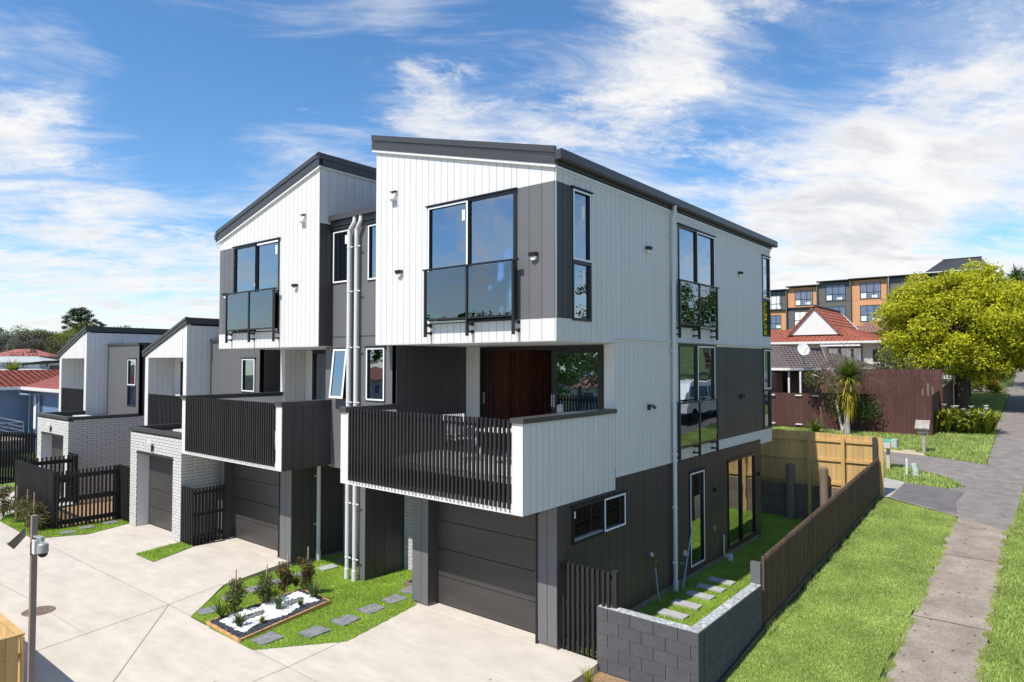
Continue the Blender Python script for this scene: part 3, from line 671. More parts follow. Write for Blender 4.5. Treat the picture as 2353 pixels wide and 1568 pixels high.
# living room seen through the open slider
pc('floor', -4.3, -.1, 2.65, 7.5, 2.60, 2.72, 'interior_floor', TH); pc('ceiling', -4.3, -.1, 2.65, 7.5, 4.98, 5.02, 'interior', TH)
pc('partition', -4.36, -4.3, 2.65, 7.5, 2.72, 4.98, 'interior', TH); pc('partition', -4.3, -.15, 5.6, 5.7, 2.72, 4.98, 'warm_dark_board', TH)
for i in range(22): y_ = 2.7+i*.15; pc('wall_slat', -4.299, -4.19, y_, y_+.085, 2.72, 4.98, 'red_slat', TH)
# recess wall shared with the next house: this half
yr = .37; fr_ = Front(yr)
W4 = (-5.38, -4.74, 3.82, 5.0); W2 = (-5.34, -4.72, 6.46, 7.71)
mb = MB(); strip(mb, fr_, -5.62, -4.40, lambda u: 2.25, lambda u: 7.93, [W4, W2], -.10, 0); mb.build('recess_wall', GB, TH)
for z in (5.24,): fpc('panel_joint', fr_, -5.62, -4.64, .0, .006, z, z+.018, DB, TH)
window(TH, fr_, *W4, tapes=(0,), glass='glass'); window(TH, fr_, *W2, tapes=(0,), glass='glass', stickers=[(-4.95,7.35,.07,.18)])
pc('recess_room', -6.6, -4.65, 2.2, 2.3, 2.3, 7.9, 'interior', TH)
pc('recess_gutter', -6.62, -4.64, .24, .365, 7.93, 8.06, 'roof_metal', TH); pc('recess_roof', -6.62, -4.64, .366, 6, 7.95, 8.0, 'roof_metal', TH)
pc('fascia', -6.62, -4.64, .30, .365, 7.80, 7.925, BM, TH)
downpipe(TH, [(-5.50,.30,7.93),(-5.50,.28,7.80),(-5.62,.27,7.62),(-5.62,.27,-.12)], .048, [(-5.62,.27,z) for z in (7.25,6.25,5.0,3.78,1.55,.35)])
downpipe(TH, [(-5.72,.30,7.93),(-5.72,.28,7.80),(-5.88,.27,7.62),(-5.88,.27,-.12)], .048, [(-5.88,.27,z) for z in (7.25,6.25,5.0,3.78,1.55,.35)])
# ground floor: garage front
OPN = (-3.03, -.42, -.1, 2.14)
clad(TH, f0, -3.47, -3.03, .03, 2.30, GB, .25, backing=False); clad(TH, f0, -.40, 0, .03, 2.30, GB, .20, backing=False)
clad(TH, f0, -3.03, -.40, 2.145, 2.30, GB, .27, backing=False)
mb = MB(); strip(mb, f0, -3.46, -.01, lambda u: .03, lambda u: 2.30, [OPN], -.26, -.012); mb.build('wall', DB, TH)
fpc('plinth', f0, -3.44, -3.05, -.25, -.03, -.10, .03, 'joint', TH); fpc('plinth', f0, -.40, -.02, -.25, -.03, -.12, .03, 'joint', TH)
mb = MB(); fbox(mb, f0, -.43, -.402, -.30, .022, -.02, 2.13); fbox(mb, f0, -3.06, -3.032, -.30, -.262, -.02, 2.13); mb.build('jamb', BM, TH)
mb = MB(); fbox(mb, f0, -3.05, -.36, 0, .03, 2.135, 2.16); mb.build('head_flashing', BM, TH)
garage_door(TH, .262, -3.03, -.43, 2.12)
sL = Side(-3.47)
mb = MB().box(-3.46, -3.3, .02, 1.5, .03, 2.3); mb.build('wall', DB, TH)
# entry recess: brick wall and dark fin wall
def bricks(parent, P_, u0, u1, z0, z1, holes=(), L_=.29, H_=.083, n=.0, left=None, mat='brick_white', lim=[300], stag=.145, thick=.02):
    g = .011; rows = int((z1-z0)/H_); rest = MB()
    for r in range(rows):
        za = z0+r*H_+g/2; zb = min(z0+(r+1)*H_-g/2, z1); u = u0-(stag if r % 2 else 0)
        while u < u1-.01:
            a, b = max(u+g/2, u0), min(u+L_-g/2, u1); u += L_
            pcs = [(a, b)]
            for H in holes:
                if zb > H[2]+.002 and za < H[3]-.002:
                    q = []
                    for c, d in pcs:
                        if d <= H[0] or c >= H[1]: q.append((c, d))
                        else:
                            if c < H[0]: q.append((c, H[0]))
                            if d > H[1]: q.append((H[1], d))
                    pcs = q
            for c, d in pcs:
                if d-c < .02: continue
                e = random.uniform(-.0015, .0015)
                if lim[0] > 0: fpc('brick', P_, c, d, n-thick, n+round(e, 4), za, zb, mat, parent); lim[0] -= 1
                else: fbox(rest, P_, c, d, n-thick, n+e, za, zb)
    if rest.v: rest.build('brickwork', mat, parent, kind='stuff')
lim = [300]
mb = MB().box(-5.46, -3.46, 1.515, 1.65, -.15, 2.3); mb.build('wall', 'mortar', TH)
bricks(TH, Front(1.5), -5.42, -3.47, -.13, 2.28, lim=lim)
clad(TH, Side(-5.38), .372, 1.5, -.10, 2.25, DB, .272, backing=True, back=.22)
pc('fin_edge', -5.60, -5.384, .365, .371, -.10, 2.25, GB, TH)
pc('entry_soffit', -5.6, -3.47, .48, 1.6, 2.25, 2.262, 'trim_white', TH)
# ground floor side wall
G1 = (.44, 2.24, 1.58, 2.215); G2 = (5.12, 5.92, .07, 2.19); G3 = (7.38, 9.34, .04, 2.19)
sg = Side(-.002)
clad(TH, sg, .02, 9.81, -.05, 2.515, WD, .272, holes=[G1, G2, G3], backing=False, start=.02)
mb = MB(); strip(mb, sg, .15, 9.80, lambda u: -.05, lambda u: 2.515, [G1, G2, G3], -.14, -.012); mb.build('wall', WD, TH)
fpc('plinth', sg, .03, 9.78, -.2, -.04, -.25, -.05, 'joint', TH)
window(TH, sg, *G1, splits=[(.44,1.49,1.58,2.215), (1.45,2.24,1.58,2.215)], glass='glass_side', tapes=(1,), stickers=[(.53,2.0,.06,.12)])
fpc('sill', sg, .50, 1.43, -.01, .012, 1.60, 1.66, 'steel', TH)
window(TH, sg, *G2, glass='glass_side', tapes=(0,), name='door'); window(TH, sg, *G3, splits=[(7.38,8.32,.04,2.19), (8.28,9.34,.04,2.19)], glass='glass_side', name='sliding_door')
pc('floor', -4.4, -.15, .6, 9.7, -.1, .02, 'interior_floor', TH); pc('partition', -2.2, -2.1, .7, 9.7, .02, 2.3, 'interior', TH); pc('ceiling', -4.4, -.15, .3, 9.7, 2.32, 2.38, 'interior', TH)
pc('back_wall', -4.4, -.02, 9.72, 9.8, -.1, 2.5, WD, TH)
for u, z in ((6.54,1.61), (9.57,1.61)):
    o = MB().lathe((0,0,0), [(.0,0),(.045,0),(.05,.03),(.04,.075),(.025,.08)], 14, 'x'); o = MB().add([(x-.002,y+u,z_+z) for x,y,z_ in o.v], o.f).build('wall_spot', BM, TH)
o = MB().lathe((.05,6.40,.73), [(.02,-.05),(.02,.03)], 8, 'x').bar((.05,6.40,.73),(.05,6.40,.66),.022).bar((.05,6.36,.765),(.05,6.44,.765),.02).build('garden_tap', 'steel', TH)
o = MB().box(0,.05,4.79,4.87,.44,.54).build('junction_box', 'pvc', TH)
o = MB().tube([(.03,6.98,.45),(.05,6.98,.42),(.05,6.98,.02),(.07,7.0,-.05),(.12,7.04,-.08)],.02,8).lathe((.16,7.08,-.17),[(.065,0),(.065,.15),(.05,.15)],14).build('gully_trap', 'pvc', TH)
mb = MB().lathe((.03,3.28,.80), [(.04,-.03),(.04,0)], 12, 'x').tube([(.03,3.28,.78),(.09,3.28,.78)],.018,8).build('tap_flange', 'trim_white', TH)
o = MB().tube([(.09,3.28,.84),(.09,3.28,.56)],.022,8).bar((.09,3.24,.86),(.09,3.33,.86),.018).tube([(.09,3.28,.7),(.09,3.36,.66)],.018,8).build('tap', 'brass', TH)

def lamp(): pass
hose = MB().tube([(.09,3.29,.56),(.10,3.31,.35),(.11,3.34,.1),(.12,3.40,-.15)], .012, 8).build('garden_hose', 'hose_blue', None, loc=(.1,3.4,-.15), label='short pale blue hose hanging from the brass tap on the dark side wall', cat='hose')
prop = MB().bar((.16,4.40,-.16), (.05,5.15,1.0), .022, .012).bar((.13,4.56,.32),(.03,4.56,.34),.014).build('prop_stick', 'hose_blue', None, loc=(.16,4.4,-.16), label='thin blue-grey stay leaning from the lawn to the taped glass door', cat='stick')

# ------------------------------------------------------------------ the middle townhouse (its mirror)
T2 = thing('townhouse', 'three storey white and charcoal townhouse in the middle, with a dark clad balcony side', 'townhouse', (-9, 5, 0), 'townhouses along the shared driveway')
xl, xr = -11.175, -6.64
def roofB(x): return 7.90 + .277*(x-xl)
W5 = (-10.42, -8.25, 5.42, 7.69)
clad(T2, f0, xl, xr, 5.04, roofB, WB, .175, holes=[W5, (xl-1, -10.43, 5.41, 7.695)], backing=False)
clad(T2, f0, xl, -10.44, 5.415, 7.69, GB, .25, backing=False)
mb = MB(); strip(mb, f0, xl+.002, xr-.125, lambda u: 5.04, roofB, [W5], -.14, -.012); mb.build('wall', WB, T2)
window(T2, f0, *W5, splits=[(-10.42,-9.30,5.42,7.69), (-9.34,-8.25,5.42,7.69)], stickers=[(-8.48,7.33,.08,.22), (-9.44,6.6,.05,.08)])
fpc('tape', f0, -9.25, -8.30, .0225, .026, 7.62, 7.665, 'tape', T2); fpc('tape', f0, -9.25, -8.30, .0225, .026, 5.45, 5.49, 'tape', T2)
rail_glass(T2, f0, [-10.50,-9.38,-8.26], 6.47, 5.52, 5.17)
wall_light(T2, f0, -7.54, 6.48); wall_light(T2, f0, -10.80, 6.47); vent(T2, f0, -7.24, 8.02)
sR = Side(xr)
clad(T2, sR, .0185, .37, 5.04, 7.86, DB, .18, backing=False); clad(T2, sR, .0185, 6, 7.87, 9.15, WB, .24, backing=False)
mb = MB().box(xr-.12, xr-.013, .15, 9, 5.05, 9.14); mb.build('wall', DB, T2)
mb = MB(); rB = lambda x: 8.10+.277*(x-xl)+.02
mb.hexa([(xl-.1,-.06,rB(xl-.1)),(xl-.1,Dp,rB(xl-.1)),(xr,Dp,rB(xr)),(xr,-.06,rB(xr)),(xl-.1,-.06,rB(xl-.1)+.04),(xl-.1,Dp,rB(xl-.1)+.04),(xr,Dp,rB(xr)+.04),(xr,-.06,rB(xr)+.04)]); mb.build('roof', 'roof_metal', T2)
barge(T2, -11.30, xr+.05, 7.93, 9.185)
pc('fascia', xr, xr+.06, .03, 7, 9.19, 9.33, 'roof_metal', T2); pc('fascia', xr, xr+.075, -.075, 7, 9.335, 9.47, 'roof_metal', T2); pc('trim', xr, xr+.03, .01, 7, 9.13, 9.185, 'trim_white', T2)
pc('gutter', xl-.17, xl-.05, -.08, Dp, 8.0, 8.15, 'roof_metal', T2)
pc('soffit', xl+.01, xr-.01, .002, 2.6, 5.025, 5.038, 'trim_white', T2)
pc('floor', xl+.1, xr-.13, .16, 9, 5.045, 5.30, 'interior_floor', T2); pc('ceiling', xl+.1, xr-.13, .16, 9, 7.72, 7.78, 'interior', T2); pc('partition', xl+.1, xr-.13, 2.6, 2.7, 5.3, 7.72, 'interior', T2)
pc('wall', xl, xl+.12, .145, 9, 5.05, 7.9, WB, T2)
W1_ = (-6.60, -5.99, 6.48, 7.71); W3_ = (-6.50, -5.98, 3.84, 5.0)
mb = MB(); strip(mb, fr_, -6.638, -5.622, lambda u: 2.25, lambda u: 7.93, [W1_, W3_], -.10, 0); mb.box(-6.87, -6.638, yr, yr+.1, 2.31, 5.03); mb.build('recess_wall', GB, T2)
fpc('panel_joint', fr_, -6.63, -5.625, .0, .006, 5.24, 5.258, DB, T2)
window(T2, fr_, *W1_, tapes=(0,), stickers=[(-6.2,7.38,.09,.2)])
mb = MB()
for a in (-6.50, -6.02): fbox(mb, fr_, a, a+.04, -.06, .02, 3.84, 5.0)
fbox(mb, fr_, -6.46, -6.02, -.06, .02, 3.84, 3.88); fbox(mb, fr_, -6.46, -6.02, -.06, .02, 4.96, 5.0)
wn = mb.build('window', BM, T2)
# top-hung sash pushed open
ang = R(6); hz = 4.98; y0_ = yr-.03
def sp(u, n, t): return (u, y0_-math.sin(ang)*t-n*math.cos(ang), hz-math.cos(ang)*t+n*math.sin(ang)*-1)
def sbar(mb_, u0, u1, t0, t1, n0, n1): return mb_.hexa([sp(u0,n1,t1), sp(u0,n0,t1), sp(u1,n0,t1), sp(u1,n1,t1), sp(u0,n1,t0), sp(u0,n0,t0), sp(u1,n0,t0), sp(u1,n1,t0)])
mb = MB(); sbar(mb,-6.50,-6.455,0,1.14,0,.03); sbar(mb,-6.025,-5.98,0,1.14,0,.03); sbar(mb,-6.455,-6.025,0,.045,0,.03); sbar(mb,-6.455,-6.025,1.095,1.14,0,.03); sash = mb.build('open_sash', BM, T2)
mb = MB(); sbar(mb,-6.455,-6.025,.045,1.095,.012,.018); mb.build('pane', 'glass', sash)
mb = MB(); sbar(mb,-6.495,-6.44,.01,1.13,.031,.034); sbar(mb,-6.04,-5.985,.01,1.13,.031,.034); sbar(mb,-6.44,-6.04,.01,.05,.031,.034); sbar(mb,-6.44,-6.04,1.08,1.13,.031,.034); mb.build('tape', 'tape', sash)
MB().bar((-6.2,yr,3.86),(-6.2,yr-.13,3.87),.012).build('window_stay', 'steel', T2)
# balcony
clad(T2, Side(-6.65), by+.0185, yr, 2.30, 3.71, DB, .26, backing=False); pc('wall', -6.86, -6.663, by+.018, yr, 2.31, 3.70, DB, T2)
mb = MB(); fbox(mb, fb, -6.87, -6.65, -.018, 0, 2.30, 3.70); mb.build('wall', WB, T2)
mb = MB(); fbox(mb, fb, -11.28, -11.05, -.018, 0, 2.30, 3.70); mb.box(-11.28, -11.05, by+.018, 1.88, 2.31, 3.69); mb.build('wall', WB, T2)
clad(T2, fb, -11.05, -6.87, 2.30, 2.455, WB, .27, backing=False); pc('balcony_beam', -11.05, -6.87, by+.019, by+.09, 2.31, 2.44, WB, T2)
pc('cap', -6.89, -6.62, by-.03, yr-.01, 3.712, 3.80, 'roof_metal', T2); pc('cap', -11.31, -11.02, by-.03, 1.87, 3.705, 3.80, 'roof_metal', T2)
slats(T2, fb, -10.99, -6.92, 2.385, 3.775, .0925, .040, .045, .0)
for z in (3.655, 2.70): pc('slat_rail', -11.05, -6.87, by+.001, by+.03, z-.02, z+.02, 'slat_timber', T2)
pc('upstand', -11.05, -6.87, by+.10, by+.14, 2.44, 2.74, 'warm_dark_board', T2)
pc('balcony_slab', -11.05, -6.87, by+.145, 2.5, 2.32, 2.70, 'tile_floor', T2); pc('soffit', -11.05, -6.9, by+.02, 2.5, 2.302, 2.312, 'trim_white', T2)
clad(T2, Side(-10.95), 1.88, 2.54, 2.72, 5.02, WB, .175, backing=False); pc('wall', -11.175, -10.963, 1.885, 6, 2.3, 5.03, WB, T2)
pc('post_trim', -11.18, -10.95, 1.87, 1.884, 2.3, 5.03, WB, T2)
clad(T2, Front(2.54), -10.94, -10.56, 2.72, 5.02, WB, .2, backing=True); pc('partition', -10.9, -6.7, 5, 5.1, 2.7, 5.02, 'interior', T2)
window(T2, Front(2.54), -10.56, -7.0, 2.73, 5.0, splits=[(-10.56,-8.8,2.73,5.0), (-8.84,-7.0,2.73,5.0)], name='sliding_door', fr=.09)
pc('wall', -6.99, -6.87, .47, 2.6, 2.7, 5.03, GB, T2)
# ground floor garage
OPB = (-10.81, -8.16, -.1, 2.14)
clad(T2, f0, -11.10, -10.81, .03, 2.30, GB, .16, backing=False); clad(T2, f0, -8.14, -7.66, -.05, 2.30, GB, .25, backing=False)
mb = MB(); strip(mb, f0, -11.10, -7.67, lambda u: -.05, lambda u: 2.30, [OPB], -.26, -.012); mb.build('wall', DB, T2)
mb = MB(); fbox(mb, f0, -8.18, -8.142, -.30, .022, -.02, 2.30); fbox(mb, f0, -10.835, -10.812, -.30, -.262, -.02, 2.13); mb.build('jamb', BM, T2)
garage_door(T2, .262, -10.81, -8.18, 2.12)
clad(T2, Side(-7.655), .0185, 1.5, -.08, 2.30, DB, .272, backing=True, back=.1)
pc('plinth', -8.1, -7.68, .03, 1.5, -.25, -.06, 'joint', T2)
mb = MB().box(-7.66, -5.61, 1.515, 1.65, -.2, 2.3); mb.build('wall', 'mortar', T2)
lim = [300]; bricks(T2, Front(1.5), -7.655, -5.61, -.18, 2.28, lim=lim)
pc('entry_soffit', -7.66, -5.61, .48, 1.6, 2.25, 2.262, 'trim_white', T2)
downpipe(T2, [(-7.60,.72,2.28),(-7.60,.72,-.14)], .05, [(-7.60,.72,1.9),(-7.60,.72,.75)], (0,-1,0))

# ------------------------------------------------------------------ the two brick-garage townhouses
def brick_house(dx, label, numbers):
    T = thing('townhouse', label, 'townhouse', (-14+dx, 3, 0), 'townhouses along the shared driveway')
    x0, x1, yf = -14.55+dx, -11.37+dx, -.87
    op = (-14.10+dx, -11.84+dx, -1, 2.07)
    F_, S_ = Front(yf), Side(x1); lim = [300]; back = 1.4 if dx == 0 else 9
    mb = MB(); strip(mb, F_, x0+.02, x1-.02, lambda u: -.03, lambda u: 2.69, [op], -.12, -.016); mb.box(x1-.12, x1-.016, yf+.12, back+1.5, -.03, 2.69); mb.box(x0+.02, x0+.12, yf+.12, back, -.03, 2.69)
    mb.build('wall', 'mortar', T)
    if dx == 0:
        bricks(T, S_, yf+.15, .9, -.02, 2.68, lim=lim); bricks(T, F_, x0, x1, -.02, 2.68, holes=[op], lim=lim)
    else:
        bricks(T, F_, x0, x1, -.02, 2.68, holes=[op], lim=lim); bricks(T, S_, yf+.15, 7.5, -.06, 2.68, lim=lim)
    mb = MB()
    for r in range(32): z = -.02+r*.083; mb.box(x1-.10, x1+.001, yf+.002, yf+.148, z+.005, z+.078) if r % 2 else mb.box(x1-.018, x1+.001, yf+.02, yf+.148, z+.005, z+.078)
    mb.build('quoin', 'brick_white', T)
    pc('reveal', op[0]-.10, op[0]+.001, yf+.02, -.5, -.03, 2.07, 'pvc', T); pc('reveal', op[0], op[1], yf+.02, -.53, 2.07, 2.12, BM, T)
    pc('head_flashing', op[0]-.03, op[1]+.03, yf-.02, yf+.02, 2.072, 2.09, BM, T)
    garage_door(T, -.53, op[0], op[1]+.3, 2.05)
    for a in ((x0-.02, x1+.03, yf-.03, yf+.12), (x1-.12, x1+.03, yf+.121, 1.38), (x0-.02, x0+.12, yf+.121, 1.38)):
        pc('parapet_cap', *a, 2.695, 2.79, 'roof_metal', T)
    pc('garage_roof', x0+.1, x1-.1, yf+.1, 1.38, 2.55, 2.62, 'roof_metal', T)
    pc('flashing', x0+.5, x1-.3, .1, .5, 2.62, 2.66, 'pvc', T)
    # white gabled volume
    yw = .65; a0, a1 = -17.38+dx, -14.42+dx
    top = lambda u: 4.85+(.98/2.96)*(u-a0)
    oA = (a0+.24, a1-.22, 2.3, 4.80)
    Fw = Front(yw)
    mb = MB(); strip(mb, Fw, a0, a1, lambda u: 1.9, top, [oA], -.12, 0); mb.build('wall', WB, T)
    for i in range(int(2.5/.175)):
        u = oA[0]+i*.175; mb = MB(); strip(mb, Fw, u+.004, min(u+.171, oA[1]), lambda q: 4.81, top, [], 0, .012); mb.build('board', WB, T)
    Sw = Side(a1)
    clad(T, Sw, yw+.121, 1.4, 2.3, 5.80, WB, .175, backing=False); clad(T, Sw, 1.4, 6, 5.42, 5.80, WB, .175, backing=False)
    mb = MB().box(a1-.12, a1-.013, yw+.12, 6, 2.3, 5.8); mb.build('wall', WB, T)
    pc('wall', a0, a0+.12, yw+.12, 6, 0, 4.83, WB, T); clad(T, Side(a0+.24), yw+.12, 1.5, 2.4, 4.8, WB, .175, backing=True, back=.11)
    clad(T, Front(1.5), a0+.24, a1-.22, 2.4, 4.8, WB, .175, backing=True, holes=[(a0+.75, a0+1.6, 2.4, 4.65)])
    window(T, Front(1.5), a0+.75, a0+1.6, 2.5, 4.65, glass='glass', name='door'); pc('ceiling', a0+.12, a1-.12, yw+.12, 1.5, 4.802, 4.82, 'trim_white', T)
    pc('balcony_slab', a0+.24, a1-.22, yw+.12, 1.5, 2.35, 2.45, 'tile_floor', T); pc('room_back', a0+.3, a1-.2, 3, 3.1, 2.4, 4.8, 'interior', T)
    slats(T, Fw, a0+.28, a1-.26, 2.4, 3.60, .092, .04, .04, -.05); pc('slat_rail', a0+.25, a1-.23, yw+.051, yw+.08, 3.48, 3.52, 'slat_timber', T)
    # front fascia and roof
    for o0, o1, n in ((0,.11,.05), (.115,.20,.07)):
        m_ = MB(); za, zb = top(a0-.12)+o0+.02, top(a1+.04)+o0+.02; h = o1-o0
        m_.hexa([(a0-.12,yw-n,za),(a0-.12,yw,za),(a1+.05,yw,zb),(a1+.05,yw-n,zb),(a0-.12,yw-n,za+h),(a0-.12,yw,za+h),(a1+.05,yw,zb+h),(a1+.05,yw-n,zb+h)]); m_.build('fascia', 'roof_metal', T)
    zb = top(a1)
    pc('fascia', a1+.002, a1+.05, yw+.001, 8, zb+.02, zb+.22, 'roof_metal', T)
    m_ = MB(); za = top(a0-.12)+.1; zc_ = top(a1)+.13; m_.hexa([(a0-.12,yw,za),(a0-.12,8,za),(a1,8,zc_),(a1,yw,zc_),(a0-.12,yw,za+.06),(a0-.12,8,za+.06),(a1,8,zc_+.06),(a1,yw,zc_+.06)]); m_.build('roof', 'roof_metal', T)
    # dark grey volume: shade on its side face is put into a darker board
    b1 = -11.52+dx; Fd = Front(1.4); wn_ = (b1-.95, b1-.22, 3.02, 4.78)
    clad(T, Fd, a1+.02, b1, 2.5, 5.30, GB, .12, holes=[wn_], backing=True)
    window(T, Fd, *wn_, splits=[(wn_[0],wn_[1],3.78,4.78),(wn_[0],wn_[1],3.02,3.78)], tapes=(0,))
    pc('cap', a1+.03, b1+.03, 1.36, 1.5, 5.302, 5.38, 'roof_metal', T); pc('cap', b1-.1, b1+.03, 1.501, 7, 5.302, 5.38, 'roof_metal', T)
    clad(T, Side(b1), 1.4185, 4, 2.5, 5.30, DB, .272, backing=True); pc('room_back', a1, b1-.2, 2.6, 2.7, 2.6, 5.3, 'interior', T); pc('flat_roof', a1, b1, 1.5, 7, 5.25, 5.29, 'roof_metal', T)
    # house number and lamp cluster over the garage door
    q = MB(); u = -13.10+dx
    q.tube([(u-.17,yf-.02,2.47),(u-.13,yf-.06,2.50),(u-.09,yf-.06,2.45),(u-.05,yf-.05,2.49),(u,yf-.05,2.46)], .014, 6).lathe((u-.08,yf-.05,2.40), [(.01,0),(.05,.02),(.04,.06),(.01,.07)], 10).lathe((u+.03,yf-.05,2.38), [(.01,0),(.04,.02),(.035,.06),(.01,.07)], 10)
    q.build('spotlight', 'pvc', T)
    q = MB(); q.box(u+.02,u+.10,yf-.05,yf-.002,2.24,2.36).bar((u+.03,yf-.04,2.24),(u+.03,yf-.04,2.18),.02).bar((u+.08,yf-.04,2.24),(u+.08,yf-.04,2.18),.02); q.build('sensor', BM, T)
    return T
T3 = brick_house(0, 'two storey townhouse with a white brick garage, next to the middle townhouse', None)
T4 = brick_house(-8.25, 'farthest two storey townhouse, white brick garage beside the blue house', None)
# ------------------------------------------------------------------ balcony furniture (each on the balcony floor)
def chair(loc, rz, label):
    t = thing('patio_chair', label, 'chair', loc, 'white woven chairs on the balcony'); x, y, z = loc
    for sx in (-1, 1):
        MB().tube([(x+sx*.25,y-.22,z),(x+sx*.23,y-.20,z+.43),(x+sx*.23,y-.16,z+.45)], .014, 6).build('leg', 'furniture_white', t)
        MB().tube([(x+sx*.25,y+.28,z),(x+sx*.22,y+.18,z+.43),(x+sx*.23,y+.30,z+.90)], .015, 6).build('leg', 'furniture_white', t)
        MB().tube([(x+sx*.24,y+.24,z+.64),(x+sx*.28,y+.05,z+.66),(x+sx*.25,y-.19,z+.62),(x+sx*.235,y-.20,z+.44)], .013, 6).build('arm', 'furniture_white', t)
    m_ = MB()
    for i in range(12): a = -.21+i*.038; m_.bar((x+a,y-.18,z+.45),(x+a,y+.18,z+.44),.014,.006)
    for i in range(10): a = -.17+i*.038; m_.bar((x-.22,y+a,z+.447),(x+.22,y+a,z+.447),.014,.006)
    m_.build('seat', 'furniture_white', t, kind='stuff')
    m_ = MB()
    for i in range(10):
        a = -.2+i*.045
        m_.bar((x+a,y+.19,z+.50),(x+a+.05,y+.30,z+.90),.014,.006); m_.bar((x+a,y+.195,z+.50),(x+a-.05,y+.305,z+.90),.014,.006)
    for i in range(9): q = i/8; m_.bar((x-.22,y+.19+.11*q,z+.50+.4*q),(x+.22,y+.19+.11*q,z+.50+.4*q),.012,.006)
    m_.build('backrest', 'furniture_white', t, kind='stuff')
    t.rotation_euler.z = rz; return t
chair((-2.75,.62,2.72), R(75), 'white woven patio chair at the left end of the balcony table')
chair((-.85,.72,2.72), R(-165), 'white woven patio chair behind the right balcony slats, near the white corner post')
t = thing('balcony_table', 'small white table between the two woven balcony chairs', 'table', (-1.85,.75,2.72))
pc('tabletop', -2.25, -1.45, .45, 1.05, 3.36, 3.39, 'furniture_white', t)
for sx in (-.32, .32):
    for sy in (-.22, .22): MB().tube([(-1.85+sx*1.1,.75+sy*1.1,2.72),(-1.85+sx*.8,.75+sy*.8,3.36)], .014, 6).build('leg', 'furniture_white', t)
chair((-1.25,3.6,2.72), R(20), 'white dining chair just inside the open sliding door')
t = thing('dining_table', 'dark dining table with candlesticks, seen through the open sliding door', 'table', (-2.3,4.4,2.72))
pc('tabletop', -3.1, -1.5, 3.9, 4.8, 3.44, 3.48, 'warm_dark_board', t)
for sx in (-3.0, -1.6):
    for sy in (4.0, 4.7): pc('leg', sx-.03, sx+.03, sy-.03, sy+.03, 2.72, 3.44, BM, t)
for x_, h_, lb in ((-2.05,.30,'taller'), (-1.9,.22,'shorter')):
    MB().lathe((x_,4.3,3.48), [(.05,0),(.05,.01),(.01,.03),(.01,h_),(.02,h_+.01),(.02,h_+.12),(.005,h_+.14)], 10).build('candlestick', 'furniture_white', None, loc=(x_,4.3,3.48), label=lb+' white candlestick on the dark dining table indoors', cat='candlestick')
t = thing('mattress', 'white quilted mattress leaning inside the big upper corner window', 'mattress', (-1.2,.9,5.3))
mb = MB(); mb.hexa([(-1.75,.35,5.30),(-1.85,.95,5.30),(-.55,1.0,5.30),(-.95,.35,5.30),(-1.55,.75,6.05),(-1.6,.95,6.05),(-.85,1.0,6.05),(-.95,.75,6.05)])
mb.build('cover', 'mattress', t); MB().box(-1.25,-1.12,.72,.742,5.9,5.99).build('badge', 'hose_blue', t)
MB().lathe((-1.7,1.9,7.66), [(.0,0),(.20,0),(.22,.03),(.20,.06)], 24).build('ceiling_lamp', 'furniture_white', None, loc=(-1.7,1.9,7.66), label='round white ceiling lamp behind the big upper corner window', cat='lamp')

# ------------------------------------------------------------------ slat screens and fences near the house
t = thing('slat_screen', 'short dark slat screen between the garage corner and the grey block wall', 'fence', (.4,.15,0), 'dark slat fences')
slats(t, Front(.15), .05, .90, -.04, 1.39, .0925, .042, .045)
for z in (.12, .72, 1.30): pc('rail', .0, .95, .152, .20, z-.03, z+.03, 'slat_timber', t)
pc('post', .93, 1.02, .152, .24, -.1, 1.40, 'slat_timber', t)
t = thing('slat_fence', 'dark slat enclosure beside the middle garage door, on the small turf triangle', 'fence', (-11,-.4,0), 'dark slat fences')
slats(t, Front(-.82), -11.42, -10.77, 0, 1.44); slats(t, Side(-10.74), -.76, -.03, 0, 1.43, n=-.045)
for z in (.2, .75, 1.3): pc('rail', -10.83, -10.787, -.80, -.02, z-.035, z+.035, 'slat_timber', t); pc('rail', -11.42, -10.84, -.818, -.77, z-.035, z+.035, 'slat_timber', t)
t = thing('slat_fence', 'large dark slat enclosure with shrubs in front, between the two brick garages', 'fence', (-17,-1.6,0), 'dark slat fences')
slats(t, Front(-2.5), -18.83, -15.42, .02, 1.62); slats(t, Side(-15.38), -2.44, -.9, 0, 1.60, pitch=.10); slats(t, Front(-.80), -15.40, -14.62, 0, 1.60)
slats(t, Side(-18.87), -2.42, -.85, .05, 1.60, pitch=.12, n=-.045); slats(t, Front(-.80), -20.05, -18.9, 0, 1.60)
for z in (.15, .78, 1.42):
    pc('rail', -18.8, -15.47, -2.498, -2.45, z-.05, z+.05, 'slat_timber', t); pc('rail', -15.44, -15.385, -2.44, -.85, z-.06, z+.06, 'slat_timber', t); pc('rail', -18.91, -18.86, -2.44, -.85, z-.06, z+.06, 'slat_timber', t)
for x_, y_ in ((-15.5,-2.42),(-15.48,-.88),(-18.8,-2.42),(-18.8,-.9)): pc('post', x_-.05, x_+.05, y_-.05, y_+.05, 0, 1.58, 'slat_timber', t)
t = thing('slat_fence', 'farthest dark slat fence below the blue house deck', 'fence', (-27,-1.2,0), 'dark slat fences')
d0, d1 = Vector((-31.5,-3.2,0)), Vector((-25.4,.05,0)); k_ = 52
for i in range(k_):
    p_ = d0+(d1-d0)*i/(k_-1); pc('slat', p_.x-.04, p_.x+.03, p_.y-.03, p_.y+.03, -.45, 1.80, 'slat_timber', t)
for z in (-.1, .6, 1.65): MB().bar(d0+Vector((0,.06,z)), d1+Vector((0,.06,z)), .05, .09).build('rail', 'slat_timber', t)
